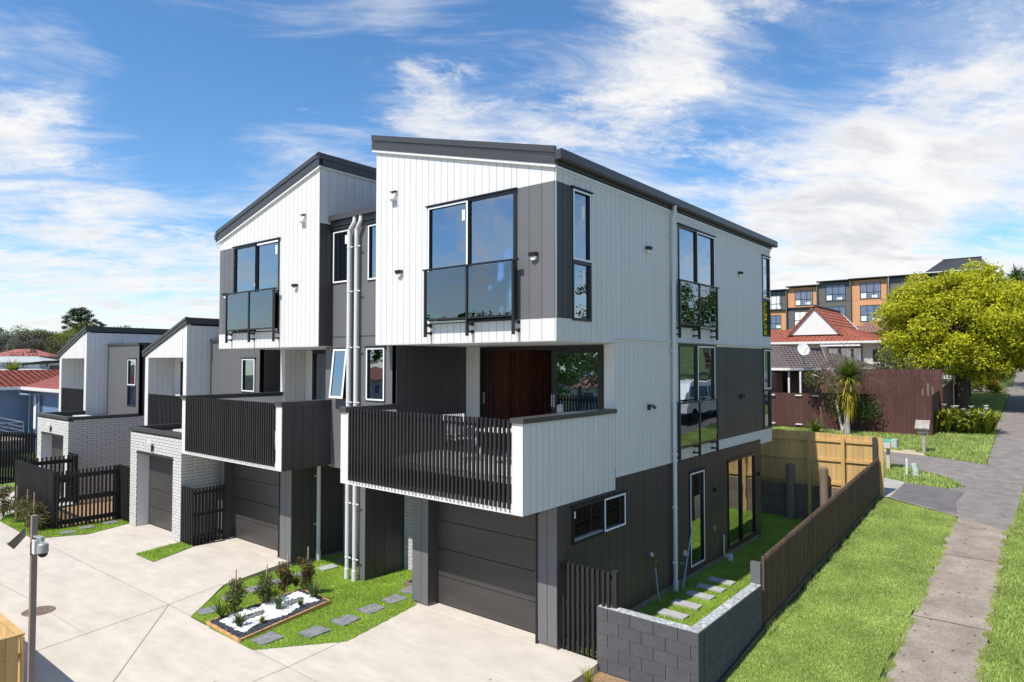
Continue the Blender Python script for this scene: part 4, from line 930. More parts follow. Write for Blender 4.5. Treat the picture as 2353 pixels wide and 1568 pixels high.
# ------------------------------------------------------------------ block wall
t = thing('block_wall', 'low grey concrete block wall turning the corner of the side yard', 'wall', (1.6,.1,0))
bh, bl = .195, .39; zt = .83
Fb, Sb = Front(.06), Side(2.40)
MB().box(.735,2.385,.075,.235,-1.2,zt-.012).box(2.225,2.385,.236,2.70,-1.0,zt-.012).build('core', 'mortar_dark', t)
for r in range(9):
    z1_ = zt-r*bh; z0_ = z1_-bh+.004; u = .72 if r % 2 else .72-bl/2
    while u < 2.385:
        a, b = max(u, .72)+.003, min(u+bl-.006, 2.40); u += bl
        if b-a > .03: fpc('block', Fb, a, b, -.19, random.uniform(0,.004), z0_, z1_-.001, 'block', t)
    u = .262 if r % 2 else .262-bl/2
    while u < 2.70:
        a, b = max(u, .262 if True else 0)+.003, min(u+bl-.006, 2.71); u += bl
        if b-a > .03: fpc('block', Sb, a, b, -.19, random.uniform(0,.003), z0_, z1_-.001, 'block', t)
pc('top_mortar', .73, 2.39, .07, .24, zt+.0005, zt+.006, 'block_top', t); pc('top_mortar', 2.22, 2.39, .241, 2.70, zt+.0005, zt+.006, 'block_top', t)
# ------------------------------------------------------------------ long slat fence above the verge
t = thing('slat_fence', 'long dark vertical-slat fence running up beside the roadside grass', 'fence', (2.4,7.7,.4), 'dark slat fences')
ya, yb = 2.80, 12.66; n_ = 106
for i in range(n_):
    y = ya+(yb-ya)*i/(n_-1); z0_ = slopez(0,y)+.13; z1_ = 1.30+(y-2.8)*.0635
    o = pc('slat', 2.372, 2.417, y-.021, y+.021, z0_, z1_+random.uniform(-.004,.004), 'slat_brown', t)
for q in (.20, .68, 1.1):
    MB().hexa([(2.33,ya,q+.03),(2.33,yb,q+.03+.065*(yb-ya)),(2.37,yb,q+.03+.065*(yb-ya)),(2.37,ya,q+.03),(2.33,ya,q+.10),(2.33,yb,q+.10+.065*(yb-ya)),(2.37,yb,q+.10+.065*(yb-ya)),(2.37,ya,q+.10)]).build('rail', 'slat_timber', t)
MB().hexa([(2.36,ya-.05,-.15),(2.36,yb,.6),(2.44,yb,.6),(2.44,ya-.05,-.15),(2.36,ya-.05,.165),(2.36,yb,.875),(2.44,yb,.875),(2.44,ya-.05,.165)]).build('base_board', 'warm_dark_board', t)
MB().hexa([(2.33,.2,-.9),(2.33,2.75,-.5),(2.46,2.75,-.5),(2.46,.2,-.9),(2.405,.2,slopez(0,.2)+.03),(2.405,2.75,slopez(0,2.75)+.10),(2.45,2.75,slopez(0,2.75)+.10),(2.45,.2,slopez(0,.2)+.03)]).build('kick_board', 'warm_dark_board', t)
for i in range(6): y = ya+.1+i*1.9; pc('post', 2.24, 2.328, y-.045, y+.045, -.2, 1.05+(y-2.8)*.065, 'slat_timber', t)
pc('post', 2.20, 2.37, 2.715, 2.78, -.1, 1.20, 'grey_board', t)
# ------------------------------------------------------------------ timber boundary fence at the end of the yard
t = thing('timber_fence', 'tall boarded timber fence across the end of the yard, half in shade', 'fence', (0,12.8,0))
yf = 12.80; x = -8.0; i = 0
while x < 2.36:
    wd_ = .145; zt_ = 2.53-.02*max(0, x)+random.uniform(-.012,.012)
    pc('board', x+.003, x+wd_, yf, yf+.022, .88, zt_, 'fence_new', t); x += wd_+.004; i += 1
pc('end_board', 2.365, 2.50, yf-.02, yf+.03, .80, 2.47, 'fence_new', t)
for z in (1.02, 1.72, 2.30): pc('rail', -8, 2.36, yf-.048, yf-.001, z-.045, z+.045, 'fence_new', t)
for r in range(7): pc('plank', -8, 2.3, yf-.03, yf-.002, -.20+r*.155, -.05+r*.155, 'fence_grey', t)
for x_ in (-3.2, -1.3, .5, 1.45): pc('post', x_-.05, x_+.05, yf-.15, yf-.05, -.2, 2.40, 'fence_new', t)
pc('post', 2.25, 2.36, yf-.19, yf-.05, .3, 2.48, 'dark_board', t)
for x_, h_ in ((-.02,1.52),(.95,1.50)):
    MB().tube([(x_,yf-.26,-.25),(x_,yf-.26,h_-.06),(x_+.01,yf-.26,h_)], [.13,.12,.10], 14).build('pole', 'fence_grey', t, smooth=False)
# ------------------------------------------------------------------ stepping stones
for i, (x, y) in enumerate(stA):
    z = lawn_z(x, y); d = 'seven'
    pos = ['nearest the driveway point of the lawn','second, behind the first staked shrub','third, behind the planting bed','fourth, behind the third staked shrub','fifth, beyond the last staked shrub','pale one on open turf before the shade','last one, in the shade by the downpipes'][i]
    m_ = MB().poly([(p[0]+random.uniform(-.02,.02), p[1]+random.uniform(-.02,.02)) for p in rect(x, y, .31, .40, R(-5))], z+.022, z-.03)
    m_.build('stepping_stone', 'stone_light' if i == 5 else 'stone', None, loc=(x,y,z), label='grey slate stepping stone of the left row, '+pos, cat='stepping stone', group='stepping stones in the entry lawn')
for i, (x, y) in enumerate(stB):
    z = lawn_z(x, y)
    pos = ['nearest the front tip of the lawn','second from the front tip','third from the front tip','fourth from the front tip','fifth, last clear of the garage pillar','half hidden by the garage pillar'][i]
    m_ = MB().poly([(p[0]+random.uniform(-.02,.02), p[1]+random.uniform(-.02,.02)) for p in rect(x, y, .36, .41, R(4))], z+.022, z-.03)
    m_.build('stepping_stone', 'stone', None, loc=(x,y,z), label='grey slate stepping stone of the right row, '+pos, cat='stepping stone', group='stepping stones in the entry lawn')
for i, (x, y) in enumerate(stS):
    pos = ['first behind the block wall','second behind the block wall','middle one of five','fourth behind the block wall','farthest of five'][i]
    m_ = MB().poly(rect(x, y, .56, .27, R(random.uniform(-2,2))), -.135, -.2)
    m_.build('stepping_stone', 'stone_light', None, loc=(x,y,-.17), label='long pale stepping stone in the side yard turf, '+pos, cat='stepping stone', group='stepping stones in the side yard')
for i, (x, y) in enumerate([(-14.71,-2.38),(-14.94,-1.84),(-15.02,-1.20)]):
    MB().poly(rect(x, y, .36, .34, R(-8)), .012, -.05).build('stepping_stone', 'stone', None, loc=(x,y,0), label='slate stepping stone by the large slat enclosure, '+['nearest the driveway','middle of three','nearest the brick garage'][i], cat='stepping stone', group='stepping stones by the slat enclosure')
MB().poly(rect(-23.9, -1.6, .5, .4, .2), .02, -.05).build('stepping_stone', 'stone', None, loc=(-23.9,-1.6,0), label='lone stepping stone at the far left before the distant fence', cat='stepping stone')
MB().lathe((-8.6,-4.76,-.027), [(.27,0),(.26,.008),(.21,.008),(.20,.005),(.01,.006)], 28).build('manhole_cover', 'manhole', None, loc=(-8.6,-4.76,-.03), label='round rusty manhole cover in the concrete driveway', cat='manhole cover')

# ------------------------------------------------------------------ planting bed
bedt = thing('garden_bed', 'narrow timber edged planting bed with black and white pebbles', 'garden bed', (-5.06,-2.05,0))
zb_ = -.03
MB().poly(bed, -.012, -.1).build('soil', 'pebble_black', bedt)
for a, b in zip(bed, bed[1:]+bed[:1]): MB().bar((*a, -.01), (*b, -.01), .035, .07).build('edging', 'edging', bedt)
def bedpt(u, v):      # u along (0 near the driveway .. 1), v across
    a = Vector(bed[0]).lerp(Vector(bed[3]), u); b = Vector(bed[1]).lerp(Vector(bed[2]), u); return a.lerp(b, v)
def pebbles(name, n, ok, mat, smin, smax, lift=0):
    V = []
    base = np.array([(1,0,0),(0,1,0),(-1,0,0),(0,-1,0),(0,0,1),(0,0,-1),(.7,.7,.45),(-.7,.7,.45),(-.7,-.7,.45),(.7,-.7,.45)]); 
    F3 = [(0,6,9),(1,7,6),(2,8,7),(3,9,8),(4,6,7),(4,7,8),(4,8,9),(4,9,6),(0,1,6),(1,2,7),(2,3,8),(3,0,9)]
    c = 0
    while c < n:
        u, v = random.random(), random.random()
        if not ok(u, v): continue
        p = bedpt(u, v); s = random.uniform(smin, smax); a = random.uniform(0, 6.28); sc3 = np.array([s*random.uniform(.8,1.5), s, s*.65])
        q = base*sc3; q = np.stack([q[:,0]*math.cos(a)-q[:,1]*math.sin(a), q[:,0]*math.sin(a)+q[:,1]*math.cos(a), q[:,2]], 1)+np.array([p.x, p.y, s*.4+lift+random.uniform(0,.012)])
        for f in F3: V += [q[f[0]], q[f[1]], q[f[2]]]
        c += 1
    np_obj(name, V, 3, mat, bedt, kind='stuff')
def isl(u, v):        # two dark islands inside the white stones
    return ((u-.30)/.17)**2+((v-.40)/.13)**2 < 1 or ((u-.74)/.15)**2+((v-.47)/.14)**2 < 1
def edge(u, v): return .10+.05*math.sin(u*17) < v < .80+.05*math.sin(u*13+1) and .08 < u < .93
pebbles('pebbles', 900, lambda u, v: edge(u, v) and not isl(u, v), 'pebble_white', .024, .046, .0)
pebbles('pebbles', 2200, lambda u, v: not edge(u, v), 'pebble_black', .012, .022)
pebbles('pebbles', 500, lambda u, v: isl(u, v), 'stone', .012, .020)

# ------------------------------------------------------------------ foliage makers
def leaves(name, blobs, n, size, mat, parent=None, shell=.55, aspect=.55, flat=.0, up=.0, seed=1, droop=0, **kw):
    """n leaf faces spread through ellipsoid clumps (x,y,z,rx,ry,rz)"""
    g = np.random.default_rng(seed); B = np.array(blobs, float); wgt = (B[:,3]*B[:,4]*B[:,5])**(2/3); wgt /= wgt.sum()
    k = g.choice(len(B), n, p=wgt); d = g.normal(size=(n,3)); d[:,2] += up*np.abs(d[:,2]); d /= np.linalg.norm(d, axis=1)[:,None]
    r = shell+(1-shell)*g.random(n)**.6; r *= 1+.16*g.normal(size=n)
    C_ = B[k,:3]+d*B[k,3:6]*r[:,None]
    nrm = d*.7+g.normal(size=(n,3))*.75+np.array([0,0,flat]); nrm /= np.linalg.norm(nrm, axis=1)[:,None]
    a = g.normal(size=(n,3)); a[:,2] -= droop; a -= nrm*(a*nrm).sum(1)[:,None]; a /= np.linalg.norm(a, axis=1)[:,None]; b = np.cross(nrm, a)
    s = size*g.uniform(.6, 1.35, n); a *= s[:,None]; b *= (s*aspect)[:,None]
    V = np.stack([C_-a*.5, C_+b*.5-a*.05, C_+a*.5, C_-b*.5-a*.05], 1).reshape(-1, 3)
    return np_obj(name, V, 4, mat, parent, **kw)
def clumps(cx, cy, cz, rx, ry, rz, n, r, seed=1, low=-.5, inner=.25):
    g = random.Random(seed); out = []
    for i in range(n):
        while True:
            d = Vector((g.gauss(0,1), g.gauss(0,1), g.gauss(0,1))).normalized()
            if d.z > low: break
        q = g.uniform(.72, 1.0) if g.random() > inner else g.uniform(.3, .7); s = r*g.uniform(.7, 1.3)
        out.append((cx+d.x*rx*q, cy+d.y*ry*q, cz+d.z*rz*q, s*1.15, s*1.15, s*.8))
    return out
def limbs(parent, base, tops, r0, mat='tree_bark', name='limb', seed=3, wob=.25):
    g = random.Random(seed)
    for tp in tops:
        a, b = Vector(base), Vector(tp); L_ = (b-a).length; pts = [a]
        for q in (.33, .66): pts.append(a.lerp(b, q)+Vector((g.uniform(-1,1), g.uniform(-1,1), g.uniform(0,.8)))*L_*wob*.3)
        pts.append(b); MB().tube(pts, [r0, r0*.7, r0*.45, r0*.15], 7, cap=False).build(name, mat, parent)
def strap_plant(name, label, loc, n, L_, wd, mat, group=None, arch=.6, cat='plant', up=1.0, seed=1):
    g = random.Random(seed); V = []
    x, y, z = loc
    for i in range(n):
        a = g.uniform(0, 6.28); l = L_*g.uniform(.6, 1.1); e = g.uniform(.15, arch); s = 4; pr = None; dx, dy = math.cos(a), math.sin(a)
        for k in range(s+1):
            q = k/s; rr = l*e*q*1.1; hh = l*up*(q-.55*e*q*q*1.5); w_ = wd*(1-q*.93)/2
            c = Vector((x+dx*rr, y+dy*rr, z+hh)); L0 = c+Vector((-dy, dx, 0))*w_; R0 = c-Vector((-dy, dx, 0))*w_
            if pr: V += [pr[0], pr[1], R0, L0]
            pr = (L0, R0)
    t_ = thing(name, label, cat, loc, group)
    np_obj('leaves', [tuple(v) for v in V], 4, mat, t_); return t_
# staked shrubs
for i, (x, y, h_, lab) in enumerate([(-5.60,-2.50,.80,'nearest the driveway point'),(-5.50,-1.93,.78,'second, over the white pebbles'),(-5.86,-1.25,.75,'third, with reddish tips'),(-5.55,-.98,.90,'tallest of the row')]):
    t = thing('staked_shrub', 'young bronze-leaved shrub tied to a stake in the pebble bed, '+lab, 'shrub', (x,y,0), 'staked shrubs in the pebble bed')
    MB().bar((x+.02,y,0), (x+.03,y+.01,h_), .016).build('stake', 'stake', t)
    g = random.Random(i+5); tops = [(x+g.uniform(-.12,.12), y+g.uniform(-.12,.12), h_*g.uniform(.5,.85)) for _ in range(8)]
    limbs(t, (x,y,0), tops, .006, 'dark_bark', 'stem', i)
    bl = [(x+g.uniform(-.08,.08), y+g.uniform(-.08,.08), h_*q, .15, .15, .12) for q in (.16,.26,.36,.46,.56,.66)]
    leaves('foliage', bl, 900, .045, 'leaf_bronze' if i > 1 else 'leaf_olive', t, .2, .6, seed=i); leaves('foliage', bl[:4], 420, .045, 'leaf_green', t, .2, .6, seed=i+20)
for i, (x, y, L_, n, lab, mt) in enumerate([(-5.50,-2.80,.42,60,'leaning over the corner nearest the driveway','leaf_palm'),(-4.82,-2.83,.34,60,'at the front edge near the orange timber edging','leaf_mondo'),(-5.02,-1.95,.36,46,'spiky, in the middle of the white pebbles','leaf_mondo'),(-5.05,-1.16,.42,60,'arching over the far end of the bed','leaf_mondo'),
     (-4.68,-2.48,.16,60,'smallest pale tuft, by the black pebbles','leaf_yellow'),(-4.86,-1.58,.17,60,'low, right of the middle','leaf_green'),(-5.93,-.98,.36,50,'behind the third staked shrub','leaf_palm'),(-5.72,-1.56,.20,60,'yellowish, by the left edging','leaf_yellow')]):
    strap_plant('grass_plant', 'arching grassy plant in the pebble bed, '+lab, (x,y,0), int(n*1.5), L_*1.15, .022, mt, 'grassy plants in the pebble bed', seed=i)
strap_plant('grass_plant', 'pale flax tuft at the foot of the grey block wall beside the driveway', (.95,-.55,-.12), 60, .42, .014, 'leaf_yellow', seed=44)
# bark-mulch strip between the driveway and the block wall
MB().poly([(.78,-6),(2.5,-6),(2.46,.05),(.74,.05)], -.16).build('mulch_ground', 'bark_mulch', kind='structure')
# shrubs at the slat enclosure
for i, (x, y, r_, h_, lab) in enumerate([(-18.3,-2.95,.42,.85,'leftmost of the row'),(-17.3,-2.80,.40,.70,'middle of the row'),(-16.4,-2.78,.42,.85,'right of the middle stake'),(-15.75,-2.80,.36,.65,'rightmost of the row')]):
    t = thing('shrub', 'bushy bronze-green shrub in front of the large slat enclosure, '+lab, 'shrub', (x,y,0), 'shrubs before the slat enclosure')
    g = random.Random(i+50); limbs(t, (x,y,0), [(x+g.uniform(-.3,.3), y+g.uniform(-.2,.2), h_*g.uniform(.7,1.1)) for _ in range(7)], .012, 'dark_bark', 'stem', i)
    bl = clumps(x, y, h_*.5, r_, r_*.6, h_*.5, 14, .17, i+3, -1); leaves('foliage', bl, 1500, .06, 'leaf_olive', t, .2, .6, seed=i+60); leaves('foliage', bl[:7], 500, .05, 'leaf_bronze', t, .2, .6, seed=i+70)
    if i > 0: MB().bar((x+.05,y-.1,0), (x+.06,y-.1,1.05), .02).build('stake', 'stake', t)

# ------------------------------------------------------------------ bottom-left: neighbour's corner fence, camera pole, shrub
t = thing('timber_fence', 'low yellow timber fence corner at the lower left edge of the driveway', 'fence', (-4.95,-6.1,0))
x = -12
while x < -4.9: pc('board', x, x+.145, -6.03, -6.0, -.1, .86+random.uniform(-.006,.006), 'fence_new', t); x += .15
y = -6.06
while y > -9: pc('board', -4.88, -4.85, y-.145, y, -.1, .865, 'fence_new', t); y -= .15
pc('cap_rail', -12, -4.84, -6.07, -5.985, .872, .895, 'fence_new', t); pc('cap_rail', -4.92, -4.835, -9, -6.071, .872, .895, 'fence_new', t); pc('rail', -12, -4.9, -6.075, -6.031, .55, .62, 'fence_new', t)
def q_(x, y, z): return tuple(Vector((6.38,-9.03,4.68))+(Vector((x,y,z))-Vector((6.38,-9.03,4.68)))*.752)
def qb(mb, x0, x1, y0, y1, z0, z1): a = q_(x0,y0,z0); b = q_(x1,y1,z1); return mb.box(a[0],b[0],a[1],b[1],a[2],b[2])
px_, py_, pz_ = q_(-4.76,-5.93,2.53)
t = thing('camera_pole', 'tall grey square post carrying a solar panel and a security camera at the lower left', 'pole', (px_,py_,-.1))
pc('post', px_-.027, px_+.027, py_-.027, py_+.027, -.1, pz_, 'post_paint', t)
def ry(x, z, k): return Vector((6.38+(x-6.38)*k, -9.03+3.53*k, 4.68+(z-4.68)*k))
pa, pb, pc_, pd = ry(-7.68,1.55,.66), ry(-7.33,1.53,.71), ry(-6.74,1.84,.71), ry(-6.74,1.97,.66)
pn = (pb-pa).cross(pd-pa).normalized()*.012
MB().hexa([pa, pb, pc_, pd, pa+pn, pb+pn, pc_+pn, pd+pn]).build('solar_panel', 'solar', t)
MB().bar(pa-pn*.3, pb-pn*.3, .018).build('panel_frame', 'steel', t); MB().bar(pb-pn*.3, pc_-pn*.3, .014).build('panel_frame', 'steel', t)
MB().bar(q_(-4.95,-5.93,2.3), q_(-4.80,-5.93,2.12), .02).build('panel_arm', BM, t)
qb(MB(), -4.70,-4.60,-5.97,-5.90,2.02,2.21).build('junction_box', 'pvc', t)
MB().bar(q_(-4.72,-5.93,2.25), q_(-4.40,-5.93,2.27), .04, .016).bar(q_(-4.42,-5.93,2.26), q_(-4.42,-5.93,2.22), .035).build('bracket', 'steel', t)
cx_, cy_, cz_ = q_(-4.38,-5.93,2.08)
cm = MB().lathe((cx_,cy_,cz_), [(.048,0),(.050,.012),(.048,.085),(.034,.096)], 18).build('security_camera', 'steel', t)
MB().lathe((cx_,cy_,cz_-.001), [(.045,0),(.042,-.022),(.028,-.040),(.006,-.048)], 16).build('lens_dome', 'solar', cm)
MB().tube([q_(*p) for p in [(-4.84,-5.90,2.3),(-4.86,-5.90,2.1),(-4.82,-5.92,2.02),(-4.70,-5.98,2.0),(-4.72,-5.98,2.15),(-4.64,-5.95,2.22)]], .005, 6).build('cable', BM, t)
t = thing('garden_shrub', 'leafy olive-green shrub at the bottom left corner before the yellow fence', 'shrub', (-3.9,-6.8,0))
bl = clumps(-4.0,-6.75,.35,.62,.30,.55,16,.20,9,-1)+[(-4.75,-6.35,.75,.12,.12,.2),(-5.3,-6.6,1.0,.2,.15,.3)]
limbs(t, (-4.1,-6.75,0), [b[:3] for b in bl], .012, 'dark_bark', 'stem', 4); leaves('foliage', bl, 1700, .06, 'leaf_yellow', t, .1, .32, droop=.5, seed=91); leaves('foliage', bl, 700, .05, 'leaf_olive', t, .1, .35, seed=92)
# ------------------------------------------------------------------ uphill neighbours (right)
def tiled(parent, quad, mat, row=.32, tile=.28, name='roof', th=.035, wave=.02, col_=2):
    """roof plane a-b (eave, left to right) to d-c (ridge): overlapping courses with scalloped tiles"""
    a, b, c, d = [Vector(p) for p in quad]; H = ((d-a).length+(c-b).length)/2; n = max(2, int(H/row)); nrm = (b-a).cross(d-a).normalized()
    if nrm.z < 0: nrm = -nrm
    mb = MB()
    for i in range(n):
        l0, r0 = a.lerp(d, i/n), b.lerp(c, i/n); l1, r1 = a.lerp(d, min(1, (i+1.12)/n)), b.lerp(c, min(1, (i+1.12)/n)); W_ = max((r0-l0).length, .01); m_ = max(1, int(W_/tile))*col_
        off = (i%2)*.5/m_*col_*0
        bot, top = [], []
        for k in range(m_+1):
            q = k/m_; h = (wave if k % 2 else -wave)+random.uniform(-.004,.004); bot.append(l0.lerp(r0, q)+nrm*(th+h)); top.append(l1.lerp(r1, q)+nrm*(h*.6))
        n0 = len(mb.v); dr = [v-nrm*th*1.2 for v in bot]; mb.v += [tuple(v) for v in bot+top+dr]; m1 = m_+1
        mb.f += [(n0+k, n0+k+1, n0+m1+k+1, n0+m1+k) for k in range(m_)]+[(n0+2*m1+k, n0+2*m1+k+1, n0+k+1, n0+k) for k in range(m_)]
    o = mb.build(name, mat, parent); o['kind'] = 'stuff' if False else 'part'; del o['kind']; return o
def far_window(parent, P_, u0, u1, z0, z1, nu=3, split=.6, glass='far_glass', curtain=False):
    mb = MB(); fbox(mb, P_, u0, u1, -.02, .0, z0, z1); f = MB()
    fr = .05
    for k in range(nu+1): u = u0+(u1-u0)*k/nu; fbox(f, P_, u-fr/2, u+fr/2, 0, .05, z0, z1)
    for z in (z0, z0+(z1-z0)*(1-split), z1): fbox(f, P_, u0, u1, .001, .045, z-fr/2, z+fr/2)
    w_ = f.build('window', BM, parent)
    if glass == 'far_glass': fpc('room', P_, u0, u1, -.5, -.48, z0, z1, 'interior', w_)
    for k in range(nu):
        a, b = u0+(u1-u0)*k/nu, u0+(u1-u0)*(k+1)/nu; fpc('pane', P_, a+.025, b-.025, .006, .012, z0, z1, glass, w_)
    if curtain: fpc('curtain', P_, u0+.05, u1-.05, -.1, -.05, z0+.1, z1, 'curtain', w_)
    return w_
# apartments on the rise
A = thing('apartment_building', 'long orange and charcoal apartment block on the rise behind the houses', 'apartment building', (-14, 79, 5))
P75 = Front(75)
segs = [(-24,-18.75,'apt_grey','apt_orange',13.25,10.95),(-18.6,-15.25,'apt_orange','apt_grey',13.55,11.15),(-15.1,-11.65,'apt_grey','apt_grey',13.9,11.55),(-11.64,-7.9,'apt_orange','apt_orange',13.95,11.6),(-7.6,1,'apt_grey','apt_grey',13.95,11.6)]
for u0, u1, ma, mb_, zt_, zm in segs:
    pc('wall', u0, u1, 75, 85, zm+.02, zt_, ma, A); pc('wall', u0, u1, 75.01 if ma != mb_ else 75, 85, 5, zm, mb_, A)
    k = u0+.3
    while k < u1-.1: pc('batten', k-.012, k+.012, 74.975, 74.999, zm+.05, zt_-.02, ma, A); k += .3
    MB().hexa([(u0-.1,74.5,zt_+.10),(u0-.1,85,zt_+.3),(u1+.1,85,zt_+.3),(u1+.1,74.5,zt_+.10),(u0-.1,74.5,zt_+.22),(u0-.1,85,zt_+.42),(u1+.1,85,zt_+.42),(u1+.1,74.5,zt_+.22)]).build('roof', BM, A)
    if ma != mb_: pc('band', u0, u1+.1, 74.8, 75, zm-.08, zm+.04, BM, A)
    pc('fin', u1, u1+.12, 74.6, 85, 5, zt_+.12, 'apt_grey', A)
for u0, u1, z0, z1, cu in [(-21.2,-19.33,11.04,12.81,1),(-17.77,-15.75,11.39,13.18,0),(-14.28,-12.18,11.76,13.59,0),(-10.64,-8.55,11.79,13.63,0),(-14.29,-12.2,9.2,11.06,0),(-10.65,-8.58,9.2,11.04,0),(-21.2,-19.45,8.68,10.35,0),(-17.87,-15.9,8.95,10.67,1),(-6.5,-4.4,11.79,13.5,0)]:
    far_window(A, P75, u0, u1, z0, z1, 3, .6, 'far_glass')
    g = random.Random(int(u0*10)); fpc('blind', P75, u0+.1, u0+.1+(u1-u0)*(.8 if cu else .25), .013, .016, z0+.1, z0+(.95 if cu else .35)*(z1-z0), 'curtain', A)
    fpc('laundry', P75, u0+1.2, u0+1.75, .013, .017, z0+.1, z0+.4, 'curtain', A)
for x_ in (-15.2, -7.75): MB().tube([(x_,74.9,14.0),(x_,74.9,5)], .05, 8).build('downpipe', 'pvc', A)
# red tiled house
H = thing('house', 'two storey white house with red tiled roof and white gable, beyond the maroon fence', 'house', (-5, 38, 2.3))
pc('wall', -12, -1.75, 36, 44, 2.2, 5.80, 'house_cream', H)
pc('soffit', -12.3, -1.4, 35.45, 44.5, 5.78, 5.83, 'house_white', H)
pc('gutter', -12.3, -1.38, 35.35, 35.5, 5.80, 5.93, 'trim_white', H); pc('gutter', -1.44, -1.3, 35.36, 44.6, 5.80, 5.93, 'trim_white', H)
tiled(H, [(-12.3,35.4,5.9),(-1.36,35.4,5.9),(-4.0,38.0,6.85),(-12.3,38.0,6.85)], 'tile_red', .3, .26)
tiled(H, [(-1.36,35.4,5.9),(-1.36,44.5,5.9),(-4.0,41.5,6.85),(-4.0,38,6.85)], 'tile_red', .3, .26)
gx0, gx1, gxm, gy = -7.05, -3.95, -5.5, 36.4
MB().add([(gx0,gy,6.4),(gx1,gy,6.4),(gxm,gy,8.12),(gx0,44,6.4),(gx1,44,6.4),(gxm,44,8.12)], [(0,1,2),(3,5,4),(0,3,4,1),(1,4,5,2),(2,5,3,0)]).build('gable', 'house_white', H)
for sx, (xa, xb) in enumerate(((gx1+.12,gxm),(gx0-.12,gxm))):
    za = 6.30; tiled(H, [(xa,gy-.15,za),(xa,43,za),(xb,43,8.2),(xb,gy-.15,8.2)], 'tile_red', .3, .26)
    MB().bar((xa,gy-.1,za+.02),(xb,gy-.1,8.20),.05,.14).build('bargeboard', 'tile_red', H)
MB().tube([(gxm,gy-.2,8.26),(gxm,43,8.26)], .09, 8).build('ridge', 'tile_brown', H)
P36 = Front(36)
for u0, u1 in ((-4.62,-3.98),(-3.9,-3.25),(-3.2,-2.70)): far_window(H, P36, u0, u1, 3.9, 5.58, 1, .0, 'far_glass'); fpc('curtain', P36, u0+.04, u1-.04, .014, .02, 3.9, 5.5, 'curtain', H)
far_window(H, P36, -5.6, -5.05, 4.7, 5.5, 3, .5); pc('awning', -4.9, -2.65, 35.3, 35.99, 5.62, 5.72, 'trim_white', H)
far_window(H, Front(36), -8.2, -6.6, 4.6, 5.5, 2, .5); pc('door', -2.1, -1.8, 35.97, 36, 3.6, 5.4, BM, H)
for k in range(26): pc('weatherboard', -12, -5.7, 35.975, 35.999, 2.3+k*.135, 2.3+k*.135+.115, 'house_cream', H)
# deck with railing
t = thing('deck', 'raised deck with pale picket railing in front of the red roofed house', 'deck', (-1.5, 33, 2.1))
pc('platform', -6, 2.4, 32.1, 35.9, 3.5, 3.62, 'timber_pale', t)
pc('rail', -6, 2.4, 32.02, 32.09, 4.58, 4.66, 'house_white', t)
for k in range(70): x_ = -5.9+k*.12; pc('baluster', x_-.02, x_+.02, 32.03, 32.07, 3.62, 4.579, 'house_white', t)
for x_ in (-5.9,-3.2,-.4,2.3): pc('post', x_-.05, x_+.05, 32.12, 32.22, 2.0, 3.5, 'house_white', t); pc('post', x_-.04, x_+.04, 32.1, 32.18, 3.621, 4.75, 'house_white', t)
# low brown roofed house with satellite dish
B = thing('house', 'low brick house with brown tiled roof and satellite dish behind the maroon gate', 'house', (-7, 27, 1.8))
pc('wall', -14, -5.0, 26.5, 34, 1.4, 4.2, 'brick_red', B); pc('wall', -9, -4.5, 24.3, 26.5, 1.3, 4.1, 'brick_red', B); pc('wall', -4.6, -1.2, 27.6, 34, 1.8, 4.2, 'brick_red', B)
pc('footing', -9, -4.49, 24.27, 24.29, 1.2, 1.85, 'house_cream', B)
lim = [300]; bricks(B, Front(24.29), -6.2, -4.5, 1.86, 3.2, L_=.24, H_=.09, mat='brick_red', lim=lim)
tiled(B, [(-12,25.6,4.36),(-3.9,25.6,4.36),(-5.4,28.5,5.55),(-12,28.5,5.55)], 'tile_brown', .28, .26)
tiled(B, [(-3.9,25.6,4.36),(-.9,31.6,4.36),(-3.0,31.6,5.1),(-5.4,28.5,5.55)], 'tile_brown', .28, .26)
pc('gutter', -12, -3.88, 25.45, 25.6, 4.24, 4.36, 'trim_white', B); MB().bar((-3.85,25.5,4.30),(-.8,31.6,4.30),.1,.12).build('gutter', 'trim_white', B)
pc('soffit', -12, -4.0, 25.6, 26.5, 4.2, 4.23, 'timber_pale', B)
for x_ in (-3.95,-3.4): pc('porch_post', x_-.04, x_+.04, 25.7, 25.78, 1.6, 4.2, 'house_white', B)
far_window(B, Front(26.49), -5.7, -5.05, 2.9, 3.9, 2, .5)
D_ = Vector((-3.30,25.9,5.28)); fw = Vector((.55,-.75,.35)).normalized(); rt = fw.cross(Vector((0,0,1))).normalized(); up_ = rt.cross(fw)
mb = MB(); n0 = 0
for r_ in (0,.1,.2,.30):
    for k in range(20): a = 2*math.pi*k/20; mb.v.append(tuple(D_+rt*math.cos(a)*r_+up_*math.sin(a)*r_*1.08+fw*(r_*r_*.55)))
mb.f = [(i*20+k, i*20+(k+1)%20, (i+1)*20+(k+1)%20, (i+1)*20+k) for i in range(3) for k in range(20)]
dish = mb.build('satellite_dish', 'house_white', B)
MB().bar(D_-up_*.2, D_+fw*.5-up_*.1, .03).box(*[v for c in range(3) for v in ((D_+fw*.5-up_*.1)[c]-.05, (D_+fw*.5-up_*.1)[c]+.05)]).build('feed_arm', 'house_white', B)
MB().tube([D_-fw*.05, D_-fw*.05-Vector((0,0,.35)), (-3.31,26.1,4.45)], .025, 6).bar((-3.31,26.1,4.85),(-3.7,26.4,4.6),.02).bar((-3.31,26.1,4.85),(-2.95,26.2,4.45),.02).build('mast', 'steel', B)
MB().tube([(-4.75,24.2,4.2),(-4.75,24.2,1.6)], .035, 8).build('downpipe', 'pvc', B)
